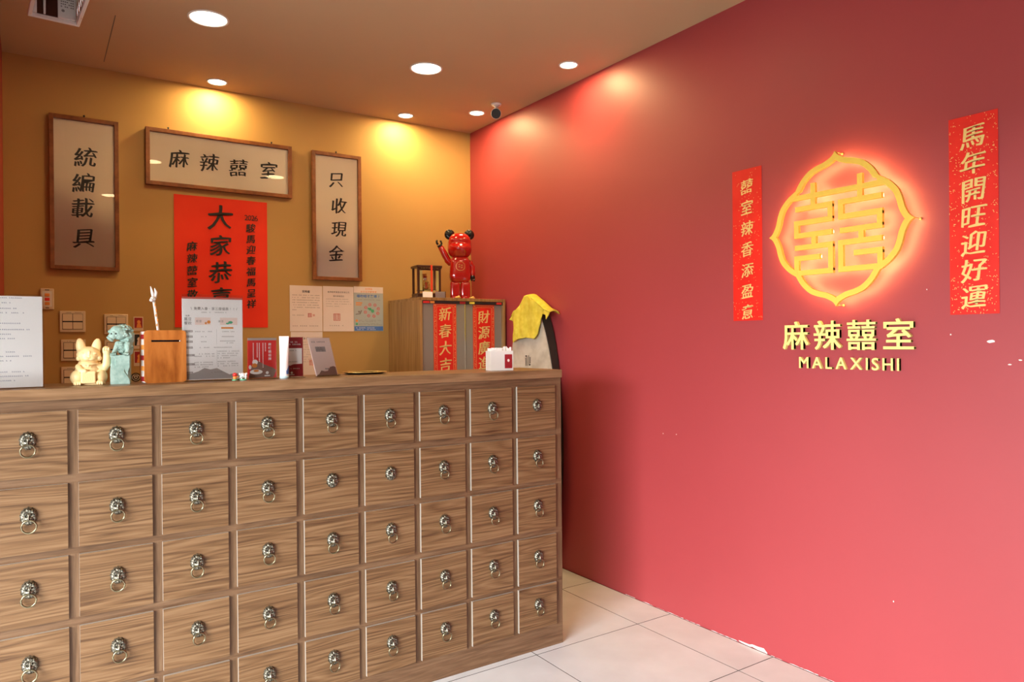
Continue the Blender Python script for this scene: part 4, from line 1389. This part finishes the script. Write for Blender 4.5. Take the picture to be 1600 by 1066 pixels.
# ---- large A4 menu stand
t = thing('menu_stand', 'white printed menu sheet in a large clear stand, standing before the orange-red poster', 'menu stand', (.539, 2.752, ZT), R(0))
hw, H = .1035, .308
obj('print_sheet', box(NB(), -hw + .0015, hw - .0015, -.001, .001, .004, H - .014), M['whitepaper'], t)
yy = -.0015
bm = NB(); quad(bm, -hw + .0015, hw - .0015, H - .016, H - .009, -.0012); obj('red_top_band', bm, M['stamp'], t)
bm = NB()
row(bm, '免費入會‧享三層優惠!!', -.058, .258, .0118, .0118, yy, weight=.0)
row(bm, '免費', -.088, .232, .007, .006, yy)
row(bm, '萬豆', -.090, .220, .013, .0125, yy); row(bm, '饗飲', -.090, .206, .013, .0125, yy)
row(bm, '紅豆', -.052, .213, .010, .0085, yy); row(bm, '綠豆', .022, .213, .010, .0085, yy)
put_glyph(bm, '/', .082, .258, .014, yy); put_glyph(bm, '\\', -.072, .258, .014, yy)
dashes(bm, -.038, .045, .245, .0032, yy, rnd, .0045, ragged=False)
for z, a, b_ in ((.176, -.060, -.006), (.176, .032, .072), (.158, -.040, -.024), (.158, .030, .072), (.140, -.040, -.024), (.142, .024, .076), (.135, .042, .068),
                 (.119, -.045, .065), (.105, .015, .09), (.097, .015, .105 - .01), (.096, -.062, .003), (.089, .015, .08), (.088, -.062, .003), (.081, .015, .06),
                 (.068, .015, .075), (.066, -.062, -.0), (.060, .015, .085), (.058, -.062, -.0), (.052, .015, .085), (.050, -.062, -.008), (.030, -.006, .030)):
    dashes(bm, a, b_, z, .0036, yy, rnd, .0048, ragged=False)
quad(bm, .0120, .0124, .130, .185, yy); quad(bm, .0120, .0124, .055, .110, yy)
obj('print', bm, M['greyink'], t)
bm = NB()
for z in (.177, .158, .140, .119, .092, .060, .030):
    for s_ in (1,):
        quad(bm, -.094, -.068 if z > .1 or z < .05 else -.062, z - .0038, z + .0038, yy)
obj('label_bar', bm, M['mountain'], t)
bm = NB()
for z in (.177, .158, .140, .119, .092, .060, .030):
    dashes(bm, -.092, -.070, z, .0040, yy - .0003, rnd, .0045, ragged=False)
obj('bar_print', bm, M['whitepaper'], t)
bm = NB(); quad(bm, -.060, -.008, .200, .226, -.0012); quad(bm, .024, .084, .200, .226, -.0012); obj('picture_panel', bm, M['palepink'], t)
bm = NB(); disc(bm, -.014, .210, .006, -.0016, 12); disc(bm, -.024, .206, .004, -.0016, 10); quad(bm, .028, .070, .186, .192, -.0013); obj('orange_print', bm, M['orange'], t)
bm = NB(); disc(bm, .060, .209, .008, -.0016, 12, .005); disc(bm, .050, .205, .006, -.0016, 12, .003); obj('green_print', bm, M['green'], t)
bm = NB()
flatpoly(bm, [(-hw + .002, .006), (hw - .002, .006), (hw - .002, .018), (.075, .026), (.055, .020), (.03, .034), (.012, .044), (-.01, .040), (-.03, .046), (-.05, .034), (-.07, .028), (-hw + .002, .034)], -.00115)
obj('mountain_print', bm, M['mountain'], t)
bm = NB(); box(bm, -hw, hw, -.003, -.0018, 0, H); box(bm, -hw, hw, .0018, .003, 0, H); box(bm, -hw, hw, -.032, .035, 0, .0022)
obj('clear_stand', bm, M['acrylic'], t)

# tiny figurines in front of it
t = thing('berry_figurine', 'tiny red-headed figurine on a round green base before the large menu stand', 'figurine', (.6015, 2.700, ZT), 0)
bm = NB(); cyl(bm, (0, 0, 0), (0, 0, .004), .010, .010, 20); obj('base', bm, M['green'], t)
blob('body', [('e', (0, 0, .010), (.007, .006, .008)), ('c', [((.006, -.002, .012), .002), ((.011, -.003, .013), .0018)])], t, M['orange'], .0008, 1)
blob('red_head', [('e', (0, 0, .020), (.0085, .008, .0075))], t, M['brightred'], .0008, 1)
bm = NB(); ell(bm, (-.003, -.0076, .020), (.0009, .0009, .0009), 8, 6); ell(bm, (.003, -.0076, .020), (.0009, .0009, .0009), 8, 6); obj('eye', bm, M['dark'], t)
t = thing('sheep_figurine', 'tiny white woolly sheep figurine on a green base before the large menu stand', 'figurine', (.631, 2.704, ZT), 0)
bm = NB(); cyl(bm, (0, 0, 0), (0, 0, .004), .013, .013, 20); obj('base', bm, M['green'], t)
wl = [('e', (.001, 0, .016), (.012, .008, .008))]
for k in range(26):
    a = rr.random() * 2 * PI; p = rr.uniform(-1, 1)
    wl.append(('e', (.001 + .011 * math.cos(a), .008 * math.sin(a) * math.cos(p), .016 + .008 * math.sin(p)), (.0035, .0035, .0035)))
wl += [('e', (-.012, -.003, .021), (.005, .004, .0045)), ('c', [((-.006, -.003, .010), .0018), ((-.006, -.003, .003), .0015)]), ('c', [((.008, -.003, .010), .0018), ((.008, -.003, .003), .0015)]),
       ('c', [((-.006, .003, .010), .0018), ((-.006, .003, .003), .0015)]), ('c', [((.008, .003, .010), .0018), ((.008, .003, .003), .0015)])]
blob('wool', wl, t, M['whitepaper'], .0008, 1)
bm = NB(); ell(bm, (-.014, -.0066, .022), (.0009, .0009, .0009), 8, 6); obj('eye', bm, M['dark'], t)

# ---- small red leaflet in a clear stand
def small_stand(name, label, loc, rz, hw, H, m_):
    t = thing(name, label, 'leaflet stand', loc, rz)
    obj('card', box(NB(), -hw + .001, hw - .001, -.0008, .0008, .003, H - .003), m_, t)
    bm = NB(); box(bm, -hw, hw, -.0028, -.0016, 0, H); box(bm, -hw, hw, .0016, .0028, 0, H); box(bm, -hw, hw, -.028, .028, 0, .002)
    obj('clear_stand', bm, M['acrylic'], t)
    return t
t = small_stand('leaflet_stand', 'clear stand with a bright red leaflet showing a plated dish', (.7105, 2.752, ZT), 0, .0535, .1545, M['brightred'])
bm = NB(); quad(bm, -.0525, .0525, .143, .1515, -.0010); obj('grey_band', bm, M['mountain'], t)
bm = NB()
column(bm, '麻辣鍋招牌', .028, .128, .0135, .0115, -.0012, weight=.01)
for q, (u, n_) in enumerate(((.012, 6), (.003, 17), (-.010, 13), (-.018, 10), (-.032, 13))):
    for k in range(n_):
        quad(bm, u - .0018, u + .0018, .130 - k * .0055, .1330 - k * .0055, -.0012)
disc(bm, .018, .022, .0055, -.0012, 16); quad(bm, .008, .028, .009, .013, -.0012)
obj('white_print', bm, M['whitepaper'], t)
bm = NB(); flatpoly(bm, [(-.050, .004), (.040, .004), (.052, .030), (.040, .040), (.010, .052), (-.004, .060), (-.022, .070), (-.036, .056), (-.042, .030)], -.00105)
obj('dark_print', bm, M['brownmount'], t)
bm = NB(); disc(bm, -.026, .062, .010, -.0014, 16); disc(bm, -.022, .026, .023, -.0013, 20, .009); disc(bm, -.044, .044, .005, -.0014, 12, .008)
obj('plate_print', bm, M['whitepaper'], t)
bm = NB(); disc(bm, -.028, .050, .010, -.0016, 14, .008); disc(bm, -.022, .030, .010, -.0016, 14, .004); obj('food_print', bm, M['orange'], t)

# ---- hand cream tube
t = thing('sanitizer_tube', 'white and aqua plastic tube standing upright between the red leaflets', 'tube', (.784, 2.724, ZT), R(-20))
bm = NB()
prof = [(.0, .0155, .0155), (.004, .0165, .0165), (.060, .0160, .0155), (.110, .0165, .0110), (.152, .0175, .0016), (.158, .0175, .0014)]
N = 28; prev = None
for z, rx, ry in prof:
    rg = [bm.verts.new((rx * math.cos(2 * PI * k / N), ry * math.sin(2 * PI * k / N), z)) for k in range(N)]
    if prev:
        for k in range(N):
            bm.faces.new((prev[k], prev[(k + 1) % N], rg[(k + 1) % N], rg[k]))
    else:
        bm.faces.new(rg[::-1])
    prev = rg
bm.faces.new(prev)
tb = obj('tube_body', bm, M['whitepaper'], t, True)
bm = NB(); cyl(bm, (0, 0, 0), (0, 0, .010), .0170, .0170, 28); obj('cap', bm, M['tubeblue'], t, True)
bm = NB(); 
for k in range(6):
    a = R(-60 + k * 12); b_ = R(-48 + k * 12)
    z0, z1 = (.016, .085) if k > 3 else (.016, .030 + .006 * k)
    r_ = .0169
    bm.faces.new([bm.verts.new((r_ * math.cos(q), r_ * math.sin(q), z)) for q, z in ((a, z0), (b_, z0), (b_, z1), (a, z1))])
obj('blue_print', bm, M['blue'], t)

# ---- maroon card with white panel
t = small_stand('leaflet_stand', 'clear stand with a maroon card bearing a white panel, behind the aqua tube', (.832, 2.772, ZT), 0, .0385, .157, M['darkred'])
bm = NB(); flatpoly(bm, [(-.037, .052), (-.012, .045), (.0, .050), (.034, .052), (.034, .112), (-.037, .112)], -.0010); obj('white_panel', bm, M['whitepaper'], t)
bm = NB(); dashes(bm, -.026, .022, .136, .005, -.0011, rnd, .0055, ragged=False); dashes(bm, -.030, .034, .127, .005, -.0011, rnd, .0055, ragged=False); dashes(bm, -.028, .026, .034, .004, -.0011, rnd, .0045, ragged=False)
disc(bm, -.006, .018, .0045, -.0011, 16); quad(bm, -.016, .004, .009, .0115, -.0011)
obj('white_print', bm, M['whitepaper'], t)
bm = NB(); dashes(bm, -.018, .012, .103, .0035, -.0013, rnd, .0045, ragged=False); dashes(bm, -.018, .018, .060, .003, -.0013, rnd, .006, ragged=False); obj('print', bm, M['ink'], t)

# ---- leaning acrylic stand
t = small_stand('leaflet_stand', 'clear leaning stand with a pale pink card and brown mountain print', (.958, 2.750, ZT), R(2), .045, .156, M['palepink'])
bm = NB(); flatpoly(bm, [(-.043, .004), (.043, .004), (.043, .036), (.034, .040), (.020, .037), (.008, .022), (-.004, .020), (-.018, .024), (-.030, .010)], -.0010); obj('mountain_print', bm, M['brownmount'], t)
bm = NB(); quad(bm, -.022, .018, .098, .118, -.0010); obj('text_panel', bm, M['mountain'], t)
bm = NB()
dashes(bm, -.032, .020, .137, .005, -.0012, rnd, .0055, ragged=False)
for z in (.113, .107, .101):
    dashes(bm, -.018, .014, z, .003, -.0013, rnd, .004)
row(bm, '掃描', .002, .030, .008, .007, -.0012)
obj('print', bm, M['ink'], t)
t.rotation_euler = (R(-9), R(0), R(2))
# the card leans sideways in the photograph
sh_ = Matrix.Identity(4); sh_[0][2] = -.17
for ch in [c for c in COL.objects if c.parent is t]:
    ch.data.transform(sh_)

# ---- tray
t = thing('small_tray', 'thin dark oval tray lying on the worktop by itself', 'tray', (1.150, 2.838, ZT))
bm = NB()
N = 40; prof = [(.0, .0), (.070, .0), (.092, .007), (.094, .0085), (.090, .0085), (.068, .0025), (.0, .0025)]
prev = None
for r_, z in prof:
    rg = [bm.verts.new((max(r_, .0005) * math.cos(2 * PI * k / N), max(r_, .0005) * .80 * math.sin(2 * PI * k / N), z + .0004)) for k in range(N)]
    if prev:
        for k in range(N):
            bm.faces.new((prev[k], prev[(k + 1) % N], rg[(k + 1) % N], rg[k]))
    prev = rg
bmesh.ops.recalc_face_normals(bm, faces=bm.faces[:])
obj('dish', bm, M['black'], t, True)
bm = NB(); tube(bm, [(.0925 * math.cos(2 * PI * k / N), .0925 * .80 * math.sin(2 * PI * k / N), .009) for k in range(N)], .0012, 6, closed=True); obj('gold_rim', bm, M['gold'], t, True)

# ---- napkin and straw holder
t = thing('napkin_holder', 'white napkin holder with paper straws and dark red card near the counter end', 'napkin holder', (1.752, 2.735, ZT), R(-12))
t.scale = (.86, .72, 1.0)
bm = NB()
box(bm, -.066, .060, -.045, -.042, 0, .088, .001); box(bm, -.066, .060, .042, .045, 0, .088, .001)
box(bm, -.066, -.063, -.042, .042, 0, .088, .001); box(bm, .057, .060, -.042, .042, 0, .088, .001); box(bm, .006, .009, -.042, .042, 0, .086); box(bm, -.063, .057, -.042, .042, 0, .003)
obj('box_wall', bm, M['whiteplastic'], t)
for k in range(9):
    o = obj('napkin', box(NB(), -.058 + k * .0068, -.0532 + k * .0068, -.036, .036, .004, .098 + .004 * rr.random()), M['whitepaper'], t)
for k in range(12):
    x = .014 + (k % 6) * .0075; y_ = -.030 + (k // 6) * .030 + rr.uniform(-.006, .006)
    bm = NB(); cyl(bm, (x, y_, .004), (x + rr.uniform(-.004, .004), y_ + rr.uniform(-.004, .004), .098 + .010 * rr.random()), .0032, .0032, 8)
    obj('paper_straw', bm, M['whitepaper'], t)
c_ = obj('red_card', box(NB(), .012, .052, -.0485, -.0465, .010, .072), M['darkred'], t)
bm = NB(); disc(bm, .032, .045, .0065, -.0490, 16); obj('logo_print', bm, M['palepink'], c_)
